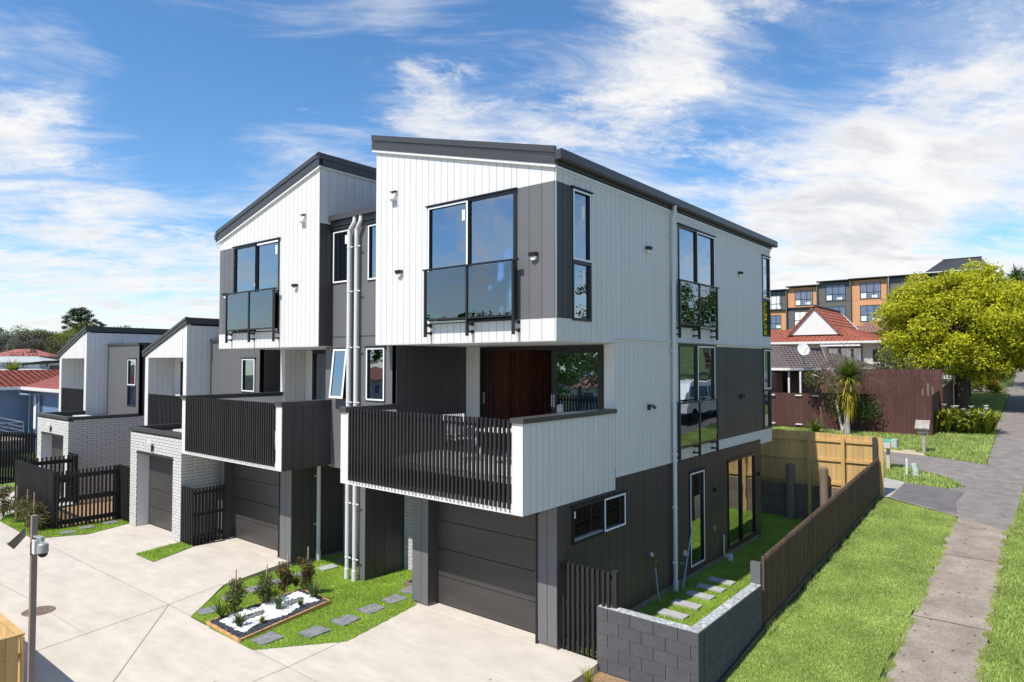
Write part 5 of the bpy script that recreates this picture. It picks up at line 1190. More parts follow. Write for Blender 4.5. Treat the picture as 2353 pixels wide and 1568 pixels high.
# third and fourth roofs
t = thing('house', 'small house with faded salmon tiled pyramid roof beside the lime green tree', 'house', (-2.5, 51, 3.5))
pc('wall', -6, 1, 49, 56, 3.4, 6.95, 'house_cream', t)
ap = (-3.3,52,8.75)
for q in ([(-6.6,48,6.95),(1.5,48,6.95),ap,ap], [(1.5,48,6.95),(1.5,56.6,6.95),ap,ap], [(-6.6,56.6,6.95),(-6.6,48,6.95),ap,ap]): tiled(t, q, 'tile_pink', .3, .26)
MB().lathe((-4.2,49.6,7.85), [(.22,0),(.2,.1),(.05,.16)], 12).build('roof_vent', 'house_white', t)
t = thing('house', 'tall house with dark ribbed metal roof showing above the lime green tree', 'house', (0, 63, 4.4))
pc('wall', -1.9, 2.1, 61, 68, 4.3, 12.5, 'apt_grey', t)
MB().add([(-2.3,60,12.6),(1.75,60,12.6),(1.55,63,13.9),(-1.3,63,13.9)], [(0,1,2,3)]).build('roof', 'roof_metal', t); MB().add([(1.75,60,12.6),(2.3,60.5,12.4),(2.3,66,12.9),(1.55,63,13.9)], [(0,1,2,3)]).build('roof', 'roof_metal', t)
for k in range(14): q = k/13; MB().bar((-2.3+4.05*q,60,12.62),(-1.3+2.85*q,63,13.92),.05,.04).build('roof_rib', 'roof_metal', t)
MB().bar((-1.35,63,13.95),(1.6,63,13.95),.12).build('ridge', BM, t)
# maroon fences and gates
def paling(t, a, b, ztop, mat='fence_maroon', wd=.15, zbf=None, dpt=.022, name='board'):
    a, b = Vector(a), Vector(b); L_ = (b-a).length; n = int(L_/wd); d = (b-a).normalized(); nn = Vector((d.y,-d.x))*dpt/2
    for i in range(n):
        p, q = a+d*(i*L_/n+.004), a+d*((i+1)*L_/n-.004); zt_ = (ztop(i/n) if callable(ztop) else ztop)+random.uniform(-.012,.012); zb = (slopez(0, p.y)-.06) if zbf is None else zbf
        MB().hexa([(p.x-nn.x,p.y-nn.y,zb),(p.x+nn.x,p.y+nn.y,zb),(q.x+nn.x,q.y+nn.y,zb),(q.x-nn.x,q.y-nn.y,zb),(p.x-nn.x,p.y-nn.y,zt_),(p.x+nn.x,p.y+nn.y,zt_),(q.x+nn.x,q.y+nn.y,zt_),(q.x-nn.x,q.y-nn.y,zt_)]).build(name, mat, t)
t = thing('paling_fence', 'weathered maroon paling fence with strap hinges around the front lawn corner', 'fence', (-.6,24,1.6))
paling(t, (-2.05,24.15), (2.36,23.80), 3.25); paling(t, (2.38,23.80), (2.30,32.8), lambda q: 3.26+.55*q, zbf=None)
for z in (1.9,2.5,3.0): MB().bar((-2,24.22,z),(2.33,23.88,z),.05,.09).build('rail', 'fence_maroon', t)
t = thing('gate', 'maroon double gate with white strap hinges, left of the paling fence', 'gate', (-3,24.2,1.6))
paling(t, (-4.45,24.25), (-2.1,24.16), 3.18, zbf=1.60)
for x_ in (-4.3,-3.05,-2.3):
    for z in (1.72, 3.08): pc('hinge', x_-.14, x_+.16, 24.12, 24.14, z-.03, z+.03, 'house_white', t)
pc('post', -4.58, -4.47, 24.2, 24.32, 1.4, 3.2, 'fence_maroon', t)
t = thing('paling_fence', 'higher maroon paling fence standing behind the front one', 'fence', (1,26.5,1.9))
paling(t, (-1.6,26.6), (2.5,26.3), 4.33); 
for z in (2.3,3.2,4.0): MB().bar((-1.5,26.68,z),(2.4,26.38,z),.05,.09).build('rail', 'fence_maroon', t)
for x_ in (1.95, 2.15, 2.32): pc('leaning_board', x_-.035, x_+.035, 24.6, 24.63, 1.8, 3.65+random.uniform(-.15,.1), 'fence_grey', t)
# letterboxes, pipes, planks
zq = slopez(0,16.67)
t = thing('letterbox', 'cream letterbox with a green rounded lid on a pale post', 'letterbox', (1.95,16.67,zq), 'letterboxes on the lawn')
pc('post', 1.91, 2.01, 16.62, 16.72, zq-.1, 1.76, 'timber_pale', t); pc('box', 1.81, 2.06, 16.45, 16.85, 1.765, 1.95, 'house_cream', t)
MB().tube([(1.79,16.63,1.97),(2.13,16.63,1.97)], .09, 12).build('lid', 'green_lid', t); pc('back_box', 2.07, 2.24, 16.5, 16.9, 1.80, 2.06, 'pale_green', t)
zq = slopez(0,20.07)
t = thing('letterbox', 'weathered wooden letterbox with a pitched shingle roof on a grey post', 'letterbox', (2.56,20.07,zq), 'letterboxes on the lawn')
pc('post', 2.51, 2.62, 20.02, 20.13, zq-.1, 2.0, 'weathered', t); pc('box', 2.37, 2.72, 19.95, 20.3, 2.02, 2.2, 'weathered', t)
MB().hexa([(2.30,19.85,2.18),(2.30,20.1,2.46),(2.76,20.1,2.46),(2.76,19.85,2.18),(2.30,19.85,2.21),(2.30,20.1,2.49),(2.76,20.1,2.49),(2.76,19.85,2.21)]).build('roof_slope', 'weathered', t)
MB().hexa([(2.30,20.35,2.18),(2.30,20.1,2.46),(2.76,20.1,2.46),(2.76,20.35,2.18),(2.30,20.35,2.21),(2.30,20.1,2.49),(2.76,20.1,2.49),(2.76,20.35,2.21)]).build('roof_slope', 'weathered', t)
MB().tube([(2.60,16,.9),(2.60,16,1.50),(2.60,16,1.53)], [.034,.034,.01], 10).build('marker_pipe', 'pvc', None, loc=(2.6,16,1), label='slim white plastic pipe standing in the small grass island', cat='pipe')
t = thing('utility_pillar', 'leaning pale green utility pillar in the small grass island', 'pillar', (2.85,16,.98))
MB().tube([(2.86,15.97,.92),(2.85,15.99,1.10)], .095, 14).build('base', 'pale_green', t); MB().tube([(2.85,15.99,1.105),(2.79,16.02,1.36),(2.785,16.02,1.385)], [.088,.085,.06], 14).build('cap', 'pale_green', t)
MB().hexa([(1.3,19.60,1.27),(1.3,19.88,1.27),(2.55,19.75,1.25),(2.66,19.35,1.25),(1.3,19.60,1.33),(1.3,19.88,1.33),(2.55,19.75,1.31),(2.66,19.35,1.31)]).build('plank', 'timber_pale', None, loc=(2,19.6,1.27), label='long pale board lying at the edge of the neighbour driveway', cat='board')
MB().box(1.85,2.3,19.9,20.15,1.27,1.34).build('plank', 'timber_pale', None, loc=(2.1,20,1.27), label='short pale board behind the long board on the lawn edge', cat='board')
# trees and plants on the right
t = thing('broadleaf_tree', 'large domed lime green tree beside the footpath', 'tree', (2.5,33.1,2.2))
MB().tube([(2.62,33.0,2.1),(2.60,33.0,3.0),(2.5,33.1,3.9),(2.42,33.2,4.8)], [.46,.34,.28,.2], 12, cap=False).build('trunk', 'tree_bark', t, smooth=True)
cl = clumps(2.75,33.3,6.25,3.85,3.3,3.3,230,.55,11,-.55,.06)
cl += clumps(5.9,31.8,6.6,2.7,2.6,2.0,70,.5,13,-.6,.1)
cl = [c for c in cl if not (c[2] < 4.2 and abs(c[0]-2.2) < 1.2)]
limbs(t, (2.42,33.15,4.6), [c[:3] for c in cl[::5]], .13, 'tree_bark', 'limb', 5, .5)
limbs(t, (2.42,33.15,3.9), [(4.6,32.6,4.3),(3.6,31.8,3.9),(.6,32,5.0),(5.4,34,4.6)], .10, 'tree_bark', 'limb', 8, .5)
cl += [(c[0]+random.uniform(-.3,.3), c[1]+random.uniform(-.4,.4), c[2], .62,.62,.4) for c in [(3.2,31.9,4.1),(3.9,32.0,4.0),(4.5,32.6,4.1),(2.4,31.6,4.4),(1.5,31.8,4.7),(5.3,33,4.7),(6.3,34,5.2),(3.5,32.3,4.6)]]
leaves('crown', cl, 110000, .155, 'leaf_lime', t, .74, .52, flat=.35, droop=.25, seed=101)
leaves('inner_foliage', [(c[0],c[1]+.25,c[2]-.25,c[3]*.85,c[4]*.85,c[5]*.7) for c in cl], 9000, .15, 'leaf_green', t, .2, .55, seed=102)  # darker leaves behind and below each clump put the gap shade into colour
t = thing('dark_tree', 'darker green tree spreading behind the lime green one at the right edge', 'tree', (8.2,44,3))
MB().tube([(8.2,44,2.8),(8.2,44,6)], [.4,.25], 10, cap=False).build('trunk', 'dark_bark', t)
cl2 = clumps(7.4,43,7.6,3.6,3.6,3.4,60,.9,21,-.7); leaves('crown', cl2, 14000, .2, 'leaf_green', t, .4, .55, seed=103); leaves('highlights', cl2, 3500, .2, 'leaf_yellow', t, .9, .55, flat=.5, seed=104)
strap_plant('yucca_palm', 'tall yucca with a shaggy skirt of yellowing leaves before the maroon fence', (-.62,23.0,3.95), 130, 1.0, .05, 'leaf_palm', None, .85, 'yucca', 1.0, 31)
yt = [o for o in col.objects if o.name.startswith('yucca_palm')][0]
yt.location.z = 1.5; WL[yt.name] = Vector((-.62,23,1.5))
for c in yt.children: c.location.z += 2.45
MB().tube([(-.70,23.0,1.45),(-.70,23.0,2.4),(-.62,23.0,4.0)], [.13,.09,.09], 10, cap=False).build('trunk', 'weathered', yt)
g = random.Random(78); V = []
for i in range(240):
    a = g.uniform(0, 6.28); el = g.uniform(-.35, 1.35); l = g.uniform(.65, 1.0); d_ = Vector((math.cos(a)*math.cos(el), math.sin(a)*math.cos(el), math.sin(el))); c0 = Vector((-.60,23,4.02)); n_ = d_.cross(Vector((0,0,1))).normalized()*.028
    p1 = c0+d_*l*.5; p2 = c0+d_*l+Vector((0,0,-.10*math.cos(el))); V += [c0+n_*.5,c0-n_*.5,p1-n_,p1+n_,p1+n_,p1-n_,p2-n_*.1,p2+n_*.1]
np_obj('leaf_head', [tuple(v) for v in V], 4, 'leaf_palm', yt)
g = random.Random(77); V = []
for i in range(150):
    a = g.uniform(0, 6.28); z0_ = g.uniform(2.7, 4.05); l = g.uniform(.55, .95); e = .62*(z0_-2.5)/1.5+.12; dx, dy = math.cos(a), math.sin(a); p0 = Vector((-.64+dx*.07, 23+dy*.07, z0_)); p1 = p0+Vector((dx*l*e*.8, dy*l*e*.8, -l*.35*(1.2-e))); p2 = p0+Vector((dx*l*e, dy*l*e, -l*(1.15-e))); n_ = Vector((-dy, dx, 0))*.024
    V += [p0+n_, p0-n_, p1-n_, p1+n_, p1+n_, p1-n_, p2-n_*.15, p2+n_*.15]
np_obj('leaf_skirt', [tuple(v) for v in V], 4, 'leaf_palm_dry', yt)
strap_plant('yucca_plant', 'small spiky yucca at the foot of the maroon gate', (-2.0,22.9,1.5), 90, .95, .07, 'leaf_palm', None, .9, 'yucca', 1.0, 32)
strap_plant('yucca_palm', 'narrow-leaved yucca partly hidden by the corner of the tall townhouse', (-4.5,22.6,2.6), 70, 1.1, .05, 'leaf_palm_dry', None, .9, 'yucca', .9, 33)
t = thing('birch_shrub', 'straggly pale-stemmed shrub hanging over the maroon fence behind the yucca', 'shrub', (-1.0,23.5,1.55))
for tp in [[(-1.0,23.5,1.5),(-1.25,23.5,2.9),(-1.05,23.5,3.6),(-1.5,23.5,4.4),(-1.95,23.5,5.7)], [(-1.0,23.5,1.6),(-.7,23.5,2.6),(-.55,23.5,3.6)], [(-1.15,23.5,3.2),(-1.7,23.5,3.9),(-2.3,23.5,4.1)]]:
    MB().tube(tp, [.055,.045,.032,.02,.008][:len(tp)], 8, cap=False).build('stem', 'birch_bark', t)
g = random.Random(12)
for i in range(150):
    a = Vector((g.uniform(-2.0,-.2),23.5+g.uniform(-.3,.3),g.uniform(3.6,4.6))); b = a+Vector((g.uniform(-.9,1.3),g.uniform(-.3,.3),g.uniform(-.6,1.2))); MB().tube([a, a.lerp(b,.5)+Vector((0,0,.15)), b], [.012,.008,.003], 4, cap=False).build('twig', 'twig', t)
leaves('foliage', [(-1.9,23.5,3.9,.75,.4,.55),(-1.4,23.5,3.5,.6,.4,.6),(-2.4,23.5,3.9,.35,.3,.5),(-.6,23.6,4.3,.8,.3,.5)], 3400, .075, 'leaf_olive', t, .1, .5, seed=121)
leaves('foliage', [(-1.2,23.4,2.7,.55,.35,.65),(-.2,23.5,2.8,.75,.4,.75),(.1,23.5,2.5,.5,.4,.5)], 1500, .085, 'leaf_green', t, .2, .55, seed=122)
t = thing('bush', 'grey-green twiggy bush rising behind the higher maroon fence', 'bush', (.4,28,2.0)); bl = clumps(.4,28,4.0,.95,.7,1.5,26,.32,61,-1)
leaves('foliage', bl, 2300, .10, 'leaf_olive', t, .2, .5, seed=123); leaves('foliage', bl, 700, .09, 'leaf_green', t, .3, .5, seed=124); limbs(t, (.4,28,2), [b[:3] for b in bl[::3]], .03, 'twig', 'limb', 9)
t = thing('bush', 'dark green bush beside the salmon roofed house', 'bush', (-1.7,42,3.0)); leaves('foliage', clumps(-1.6,42,6.0,1.7,1.2,1.5,24,.5,66,-1), 4200, .16, 'leaf_green', t, .4, .5, seed=125); MB().tube([(-1.6,42,2.8),(-1.6,42,5.5)], [.15,.1], 8).build('trunk', 'dark_bark', t)
t = thing('lily_clump', 'clump of yellow-green lilies with white flowers at the footpath edge', 'flowering plant', (3.4,25.4,1.65))
bl = clumps(3.35,25.5,1.95,.95,.9,.45,30,.26,71,-.3); leaves('foliage', bl, 900, .2, 'leaf_yellow', t, .4, .35, droop=.5, flat=.3, seed=131); leaves('foliage', bl, 1200, .17, 'leaf_green', t, .2, .35, droop=.6, seed=132)
for q_i in range(26):
    lx, ly = 3.35+random.uniform(-1.0,.95), 25.35+random.uniform(-.7,.7); V = []
    for i in range(34):
        a = random.uniform(0,6.28); l = random.uniform(.6,1.25); e = random.uniform(.15,.75); dx, dy = math.cos(a), math.sin(a); p0 = Vector((lx,ly,1.65)); p1 = p0+Vector((dx*l*e*.5,dy*l*e*.5,l*.7)); p2 = p0+Vector((dx*l*e,dy*l*e,l*(1-e*.55))); n_ = Vector((-dy,dx,0))*.05
        V += [p0+n_*.4,p0-n_*.4,p1-n_,p1+n_,p1+n_,p1-n_,p2-n_*.1,p2+n_*.1]
    np_obj('leaf_rosette', [tuple(v) for v in V], 4, 'leaf_yellow', t)
g = random.Random(5)
for i in range(13):
    x_, y_ = 3.35+g.uniform(-.75,.85), 25.3+g.uniform(-.5,.6); z_ = 2.62+g.uniform(-.25,.15); MB().tube([(x_,y_,1.7),(x_,y_,z_)], .01, 5).build('flower_stem', 'leaf_green', t)
    MB().lathe((x_,y_,z_), [(.01,0),(.05,.04),(.11,.09)], 8).build('flower', 'petal', t)
MB().tube([(2.62,25.2,1.7),(2.68,25.2,2.3),(2.95,25.2,2.62),(3.3,25.2,2.55),(3.6,25.2,2.35)], .022, 6).build('arching_stem', 'leaf_yellow', t)
leaves('arching_foliage', [(2.95,25.2,2.62,.25,.06,.06),(3.35,25.2,2.52,.25,.06,.08)], 260, .06, 'leaf_yellow', t, .1, .5, seed=133)
t = thing('flower_patch', 'orange flowers and weeds on the bank beyond the lime green tree', 'flowers', (3.4,40.5,2.8)); leaves('foliage', clumps(3.3,40.5,3.1,1.0,.6,.5,14,.3,81), 2200, .14, 'leaf_yellow', t, .3, .4, seed=141); leaves('flower', [(3.4,40,3.5,.45,.3,.25)], 160, .12, 'petal', t, .3, .6, seed=142)
bpy.data.objects['flower.013'].data.materials[0] = M['orange_flower'] if 'flower.013' in bpy.data.objects else M['petal']
pc('power_box', 2.42, 2.62, 37.8, 38.0, 2.5, 4.3, 'apt_grey', None, label='dark blue-grey roadside post behind the trunk of the lime green tree', cat='post')
strap_plant('palm_tree', 'dark palm crown rising at the far right skyline', (4.1,60,11.4), 60, 1.7, .16, 'leaf_dark', None, .95, 'palm tree', 1.0, 35)
pt = [o for o in col.objects if o.name.startswith('palm_tree')][0]; MB().tube([(4.1,60,4.2),(4.1,60,11.5)], .22, 10).build('trunk', 'dark_bark', pt)
t = thing('bush', 'olive green bush below the far palm crown', 'bush', (5,58,4)); leaves('foliage', clumps(4.9,58,9.0,2.4,2,2.8,34,.8,88,-1), 5200, .22, 'leaf_green', t, .4, .5, seed=151)
MB().tube([(4.9,58,4),(4.9,58,8)], .2, 8).build('trunk', 'dark_bark', t)
# street trees opposite, seen in the side windows
for i, (x, y, h_, lb) in enumerate([(16.5,19,7.5,'nearer'),(17.5,34,9.5,'taller'),(17,47,8,'farther'),(18,8,7,'nearest')]):
    t = thing('street_tree', lb+' dense green street tree on the far side of the road', 'tree', (x,y,slopez(0,y)), 'street trees across the road'); z0_ = slopez(0, y)
    MB().tube([(x,y,z0_-.3),(x,y,z0_+h_*.5)], [.3,.16], 10).build('trunk', 'tree_bark', t)
    cl3 = clumps(x,y,z0_+h_*.62,h_*.42,h_*.42,h_*.4,36,.95,200+i,-.8); leaves('crown', cl3, 6500, .24, 'leaf_green', t, .4, .55, seed=300+i)
# ------------------------------------------------------------------ western side: blue house, white house, far trees
H = thing('house', 'blue weatherboard house with a red tiled roof and steel deck railing, far left', 'house', (-42, 5, -.4))
zf_, ze = .85, 3.12
pc('wall', -46, -38.95, -6, 3.2, -.4, ze, 'house_blue', H)            # left wing, east face
pc('wall', -38.94, -27.5, 3.25, 9, -.4, ze-.05, 'house_blue', H)
for k in range(15): z_ = zf_+k*.15; pc('weatherboard', -38.949, -38.925, -6, 3.2, z_+.01, z_+.14, 'house_blue', H); pc('weatherboard', -38.9, -27.5, 3.225, 3.249, z_+.01, z_+.14, 'house_blue', H)
pc('soffit', -46, -38.3, -6.5, 2.9, ze, ze+.05, 'house_white', H)
pc('gutter', -38.4, -38.25, -6.5, 2.75, ze+.0, ze+.16, 'trim_white', H); pc('gutter', -38.25, -27, 2.62, 2.78, ze+.0, ze+.16, 'trim_white', H)
rA = [(-38.3,-6.5,ze+.12),(-38.3,2.7,ze+.12),(-42.5,7.0,ze+1.05),(-42.5,-6.5,ze+1.0)]
tiled(H, rA, 'tile_red', .36, .30, th=.05, wave=.03)
tiled(H, [(-38.3,2.7,ze+.12),(-27,2.7,ze+.12),(-27,7,ze+1.1),(-42.3,7,ze+1.1)], 'tile_salmon', .36, .30, th=.05, wave=.03)
pc('eave_fill', -38.9, -27.2, 2.8, 3.24, ze-.06, ze-.01, 'house_white', H)
pc('platform', -38.9, -33, -5, 1.4, zf_-.15, zf_, 'timber_pale', H); pc('fascia_board', -33, -32.9, -5, 1.4, zf_-.45, zf_-.02, 'timber_pale', H); pc('fascia_board', -38.9, -32.9, 1.4, 1.5, zf_-.3, zf_, 'timber_pale', H)
for z_ in (.22,.42,.62,.85): MB().tube([(-33,-5,zf_+z_),(-33,1.4,zf_+z_),(-37.8,1.45,zf_+z_)], .022 if z_ > .8 else .012, 6).build('rail', 'steel', H)
for y_ in (-3.4,-1.8,-.2,1.4): MB().tube([(-33,y_,zf_),(-33,y_,zf_+.86)], .025, 6).build('post', 'steel', H)
for a, b in (((-37.9,-36.9),(zf_,2.85)), ((-30.0,-28.6),(1.3,2.85))):
    f_ = MB(); fbox(f_, Front(3.22), a[0]-.06, a[1]+.06, 0, .04, b[0], b[1]+.06); f_.build('window_frame', 'trim_white', H)
    fpc('pane', Front(3.17), a[0], (a[0]+a[1])/2-.03, 0, .02, b[0]+.05, b[1], 'far_glass', H); fpc('pane', Front(3.17), (a[0]+a[1])/2+.03, a[1], 0, .02, b[0]+.05, b[1], 'far_glass', H)
    fpc('curtain', Front(3.149), a[0]+.02, a[0]+.4, 0, .004, b[0]+.1, b[1]-.05, 'curtain', H)
MB().tube([(-38.4,2.6,ze),(-38.3,2.6,ze-.25),(-36.75,3.1,ze-.3),(-36.75,3.15,-.2)], .07, 8).build('downpipe', 'house_blue', H)
t = thing('stepladder', 'white stepladder standing on the blue house deck', 'ladder', (-34.5,.4,zf_))
for sy in (-.32, .32):
    MB().bar((-34.2,.4+sy*1.1,zf_), (-34.5,.4+sy*.5,zf_+1.25), .06).build('rail', 'trim_white', t); MB().bar((-34.9,.4+sy*1.1,zf_), (-34.55,.4+sy*.5,zf_+1.25), .05).build('rear_rail', 'trim_white', t)
for q in (.2,.42,.64,.86): MB().bar((-34.2-.3*q,.4-.32*(1.1-.6*q),zf_+1.25*q), (-34.2-.3*q,.4+.32*(1.1-.6*q),zf_+1.25*q), .09, .04).build('tread', 'trim_white', t)
def rotbuild(T, ang):
    T.rotation_euler.z = ang
# white house, turned to face the sun
t = thing('house', 'long white weatherboard house with a pale hipped roof behind the red tiles', 'house', (-137,29,2))
ox, oy = -137, 29
pc('wall', ox-6.5, ox+2.2, oy, oy+6, 1.0, 4.6, 'house_white', t); pc('wall', ox+2.2, ox+4.4, oy+1, oy+6, 1.0, 4.6, 'house_white', t)
MB().add([(ox-7,oy-.6,4.6),(ox+2.8,oy-.6,4.6),(ox+1.0,oy+2.8,5.6),(ox-6,oy+2.8,5.6),(ox+4.9,oy+.5,4.6),(ox+4.9,oy+6.5,4.6),(ox+3,oy+3,5.2)], [(0,1,2,3),(1,4,6,2),(4,5,6)]).build('roof', 'roof_white', t)
pc('gutter', ox-7, ox+2.8, oy-.75, oy-.6, 4.5, 4.62, 'trim_white', t)
MB().add([(ox-7,oy-2.6,2.85),(ox+2.6,oy-2.6,2.85),(ox+2.2,oy,3.5),(ox-7,oy,3.5),(ox+5.5,oy-.8,2.85),(ox+4.4,oy+1,3.4)], [(0,1,2,3),(1,4,5,2)]).build('verandah_roof', 'roof_white', t)
for u0 in (-5.9,-3.2,-.9): far_window(t, Front(oy), ox+u0, ox+u0+1.1, 3.6, 4.36, 2, .5); fpc('curtain', Front(oy), ox+u0+.05, ox+u0+.4, .014, .02, 3.65, 4.3, 'curtain', t); fpc('curtain', Front(oy), ox+u0+.72, ox+u0+1.05, .014, .02, 3.65, 4.3, 'curtain', t)
fpc('window', Front(oy+1), ox+3.0, ox+3.2, 0, .03, 3.7, 4.3, BM, t)
rotbuild(t, R(60))
t = thing('house', 'house with a large red hipped roof and brick chimney among the far left trees', 'house', (-186,41,3))
ox, oy = -186, 41
pc('wall', ox-6, ox+6, oy, oy+8, 2, 5.9, 'house_cream', t)
MB().add([(ox-6.8,oy-.8,5.9),(ox+6.8,oy-.8,5.9),(ox+2,oy+4,7.7),(ox-2,oy+4,7.7),(ox+6.8,oy+8,5.9),(ox-6.8,oy+8,5.9)], [(0,1,2,3),(1,4,2),(5,0,3)]).build('roof', 'tile_salmon', t)
pc('chimney', ox+1.6, ox+2.5, oy+1.5, oy+2.4, 6, 7.7, 'brick_red', t); rotbuild(t, R(60))
t = thing('house', 'pale roofed building half hidden in the trees on the far left ridge', 'house', (-215,66,8)); pc('wall', -220,-209,64,70,6,12.2,'house_cream',t); pc('roof', -221,-208,63,71,12.21,12.7,'roof_white',t); rotbuild(t, R(60))
t = thing('house', 'white house with a dark brown annex just left of the farthest townhouse', 'house', (-112,29,2)); pc('wall', -115,-109,27,31,1,4.1,'brick_red',t); pc('wall', -121,-116.8,27,31,1,3.2,'house_white',t); MB().add([(-122,26.5,3.9),(-115.5,26.5,4.8),(-108,26.5,5.0),(-108,32,5.0),(-122,32,3.9)], [(0,1,2,3,4)]).build('roof', 'roof_white', t); rotbuild(t, R(60))
def far_tree(name, label, x, y, z, rx, rz, n, ls, mat, seed, r=None, trunkmat='dark_bark', nl=7000, bare=False, group=None, low=-.6):
    t = thing(name, label, 'tree', (x,y,z), group); zc_ = z+rz*1.35 if not bare else z+rz
    MB().tube([(x,y,z-1),(x,y,zc_)], [rx*.07+.1, rx*.03+.05], 8, cap=False).build('trunk', trunkmat, t)
    c = clumps(x, y, zc_, rx, rx, rz, n, r or rx*.3, seed, low)
    leaves('crown', c, nl, ls, mat, t, .45, .55, flat=.3, seed=seed); return t, c
# the tall macrocarpa on the ridge
t = thing('conifer_tree', 'tall dark flat-topped conifer on the far left skyline', 'tree', (-254,75.5,8))
MB().tube([(-254,75.5,7),(-253.6,75.6,15),(-253.4,75.7,22)], [.7,.5,.15], 10, cap=False).build('trunk', 'dark_bark', t)
def along(s, z): return (-254+s*.735, 75.5+s*.68, z)
cc = []
g = random.Random(4)
for s, z, rr in [(-1.2,22.6,1.5),(.9,22.9,1.5),(2.4,22.0,1.5),(-2.6,21.4,1.6),(0,21.2,2.0),(3.4,20.6,1.5),(-3.6,20.2,1.6),(1.2,19.6,2),(-1.6,19.4,2),(-4.4,18.6,1.4),(4.9,18.9,1.2),(6.3,18.0,1.1),(2.5,18.0,1.6),(-2.6,17.4,1.9),(0,17.0,2.2),(8.0,17.2,.9),(4.5,17.2,1.3),(-1,15,2.6),(-3.5,14.6,2),(1.8,14.8,2),(-5,16.6,1.0),(-4,12.5,2.2),(0,12.5,2.6),(3,12.8,2.2)]:
    p = along(s, z); cc.append((*p, rr, rr, rr*.42)); cc.append((p[0]+g.uniform(-1,1), p[1]+g.uniform(-1,1), z-.5, rr*.8, rr*.8, rr*.4))
    MB().tube([along(0, z-1.8), along(s*.6, z-.7), p], [.22,.14,.05], 6, cap=False).build('limb', 'dark_bark', t)
leaves('crown', cc, 14000, .42, 'leaf_dark', t, .3, .5, flat=.7, seed=401)
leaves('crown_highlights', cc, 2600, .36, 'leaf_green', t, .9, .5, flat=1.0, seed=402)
tree_specs = [(-205,47,'grey leafless woodland',4.5),(-214,42,'grey',4.2),(-222,37,'grey',4.0),(-200,55,'olive',4.5),(-208,51,'olive',4.0),(-196,60,'olive',4.2)]
kinds = [('leafless grey woodland tree at the far left edge','leaf_greybrown'),('pale twiggy winter tree left of the red hipped roof','leaf_greybrown'),('outermost bare grey tree at the left frame edge','leaf_greybrown'),('dull olive tree behind the red hipped roof','leaf_olive'),('grey-olive tree between the bare trees and the dark conifer','leaf_olive'),('low olive tree under the dark conifer','leaf_olive')]
for i, ((x, y, _, rr), (lb, mt)) in enumerate(zip(tree_specs, kinds)):
    z0_ = hillz(x, y)-2.2; t, c = far_tree('woodland_tree', lb, x, y, z0_, 4.6, 4.4, 34, .34, mt, 500+i, 1.5, 'birch_bark', 9000, True, 'woodland trees on the far left slope', -1)
    for k in range(22):
        b_ = c[k][:3]; a_ = Vector((x+(b_[0]-x)*.2, y+(b_[1]-y)*.2, z0_+random.uniform(0, 1.5))); MB().tube([a_, Vector(b_)+Vector((0,0,1.2))], [.13,.04], 4, cap=False).build('branch', 'birch_bark', t)
specs = [(-300+i*3, 58+i*15, 5.6+((i*7)%5)*.6, ['leaf_green','leaf_yellow','leaf_olive'][i%3]) for i in range(9)]
names = ['first','second','third','fourth','fifth','sixth','seventh','eighth','ninth']
for i in range(14):
    # bushy trees in a row along the ridge line
    s = i/13; x = -262+s*34-((i*5)%3)*3; y = 32+s*118; z0_ = 8.8+2.4*s
    mt = ['leaf_green','leaf_yellow','leaf_olive','leaf_green'][i%4]
    lb = ('%s ridge tree counted from the left edge, %s' % ((names+['tenth','eleventh','twelfth','thirteenth','fourteenth'])[i], {'leaf_green':'mid green and bushy','leaf_yellow':'bright yellow-green','leaf_olive':'dull olive'}[mt]))
    far_tree('ridge_tree', lb, x, y, z0_, 5.6, 2.6+((i*3)%4)*.35, 26, .42, mt, 600+i, 1.7, 'dark_bark', 3600, True, 'trees along the far left ridge', -.6)
far_tree('ridge_tree', 'yellow-green tree immediately right of the grey woodland', -212, 60, 8.5, 3.6, 2.5, 20, .32, 'leaf_yellow', 651, 1.2, nl=3000, bare=True)
far_tree('dark_tree', 'dark green tree filling the slope below the tall conifer', -240, 72, 6, 5.5, 5.0, 30, .36, 'leaf_dark', 652, 1.6, nl=6000, bare=True)
t, _c = far_tree('hedge_bush', 'bright yellow-green hedge between the white house and the red hipped roof', -146, 35, 2.6, 2.6, 1.2, 18, .18, 'leaf_yellow', 653, .6, nl=2600, bare=True)
t, _c = far_tree('hedge_bush', 'yellow-green hedge end at the right of the pale hipped roof', -143, 37.5, 2.6, 1.6, 1.3, 12, .18, 'leaf_yellow', 654, .5, nl=1500, bare=True)
t, _c = far_tree('feathery_tree', 'grey-green feathery tree at the left frame edge above the blue house', -69, 7.0, -.3, 2.4, 2.0, 24, .12, 'leaf_olive', 655, .7, nl=3600, bare=False)
strap_plant('tree_fern', 'yellow-green tree fern crown in front of the white house at far left', (-66.3,9.3,3.7), 90, 1.9, .16, 'leaf_yellow', None, .95, 'tree fern', .8, 36)
pt = [o for o in col.objects if o.name.startswith('tree_fern')][0]; MB().tube([(-66.3,9.3,-.3),(-66.3,9.3,3.8)], .16, 8).build('trunk', 'dark_bark', pt)
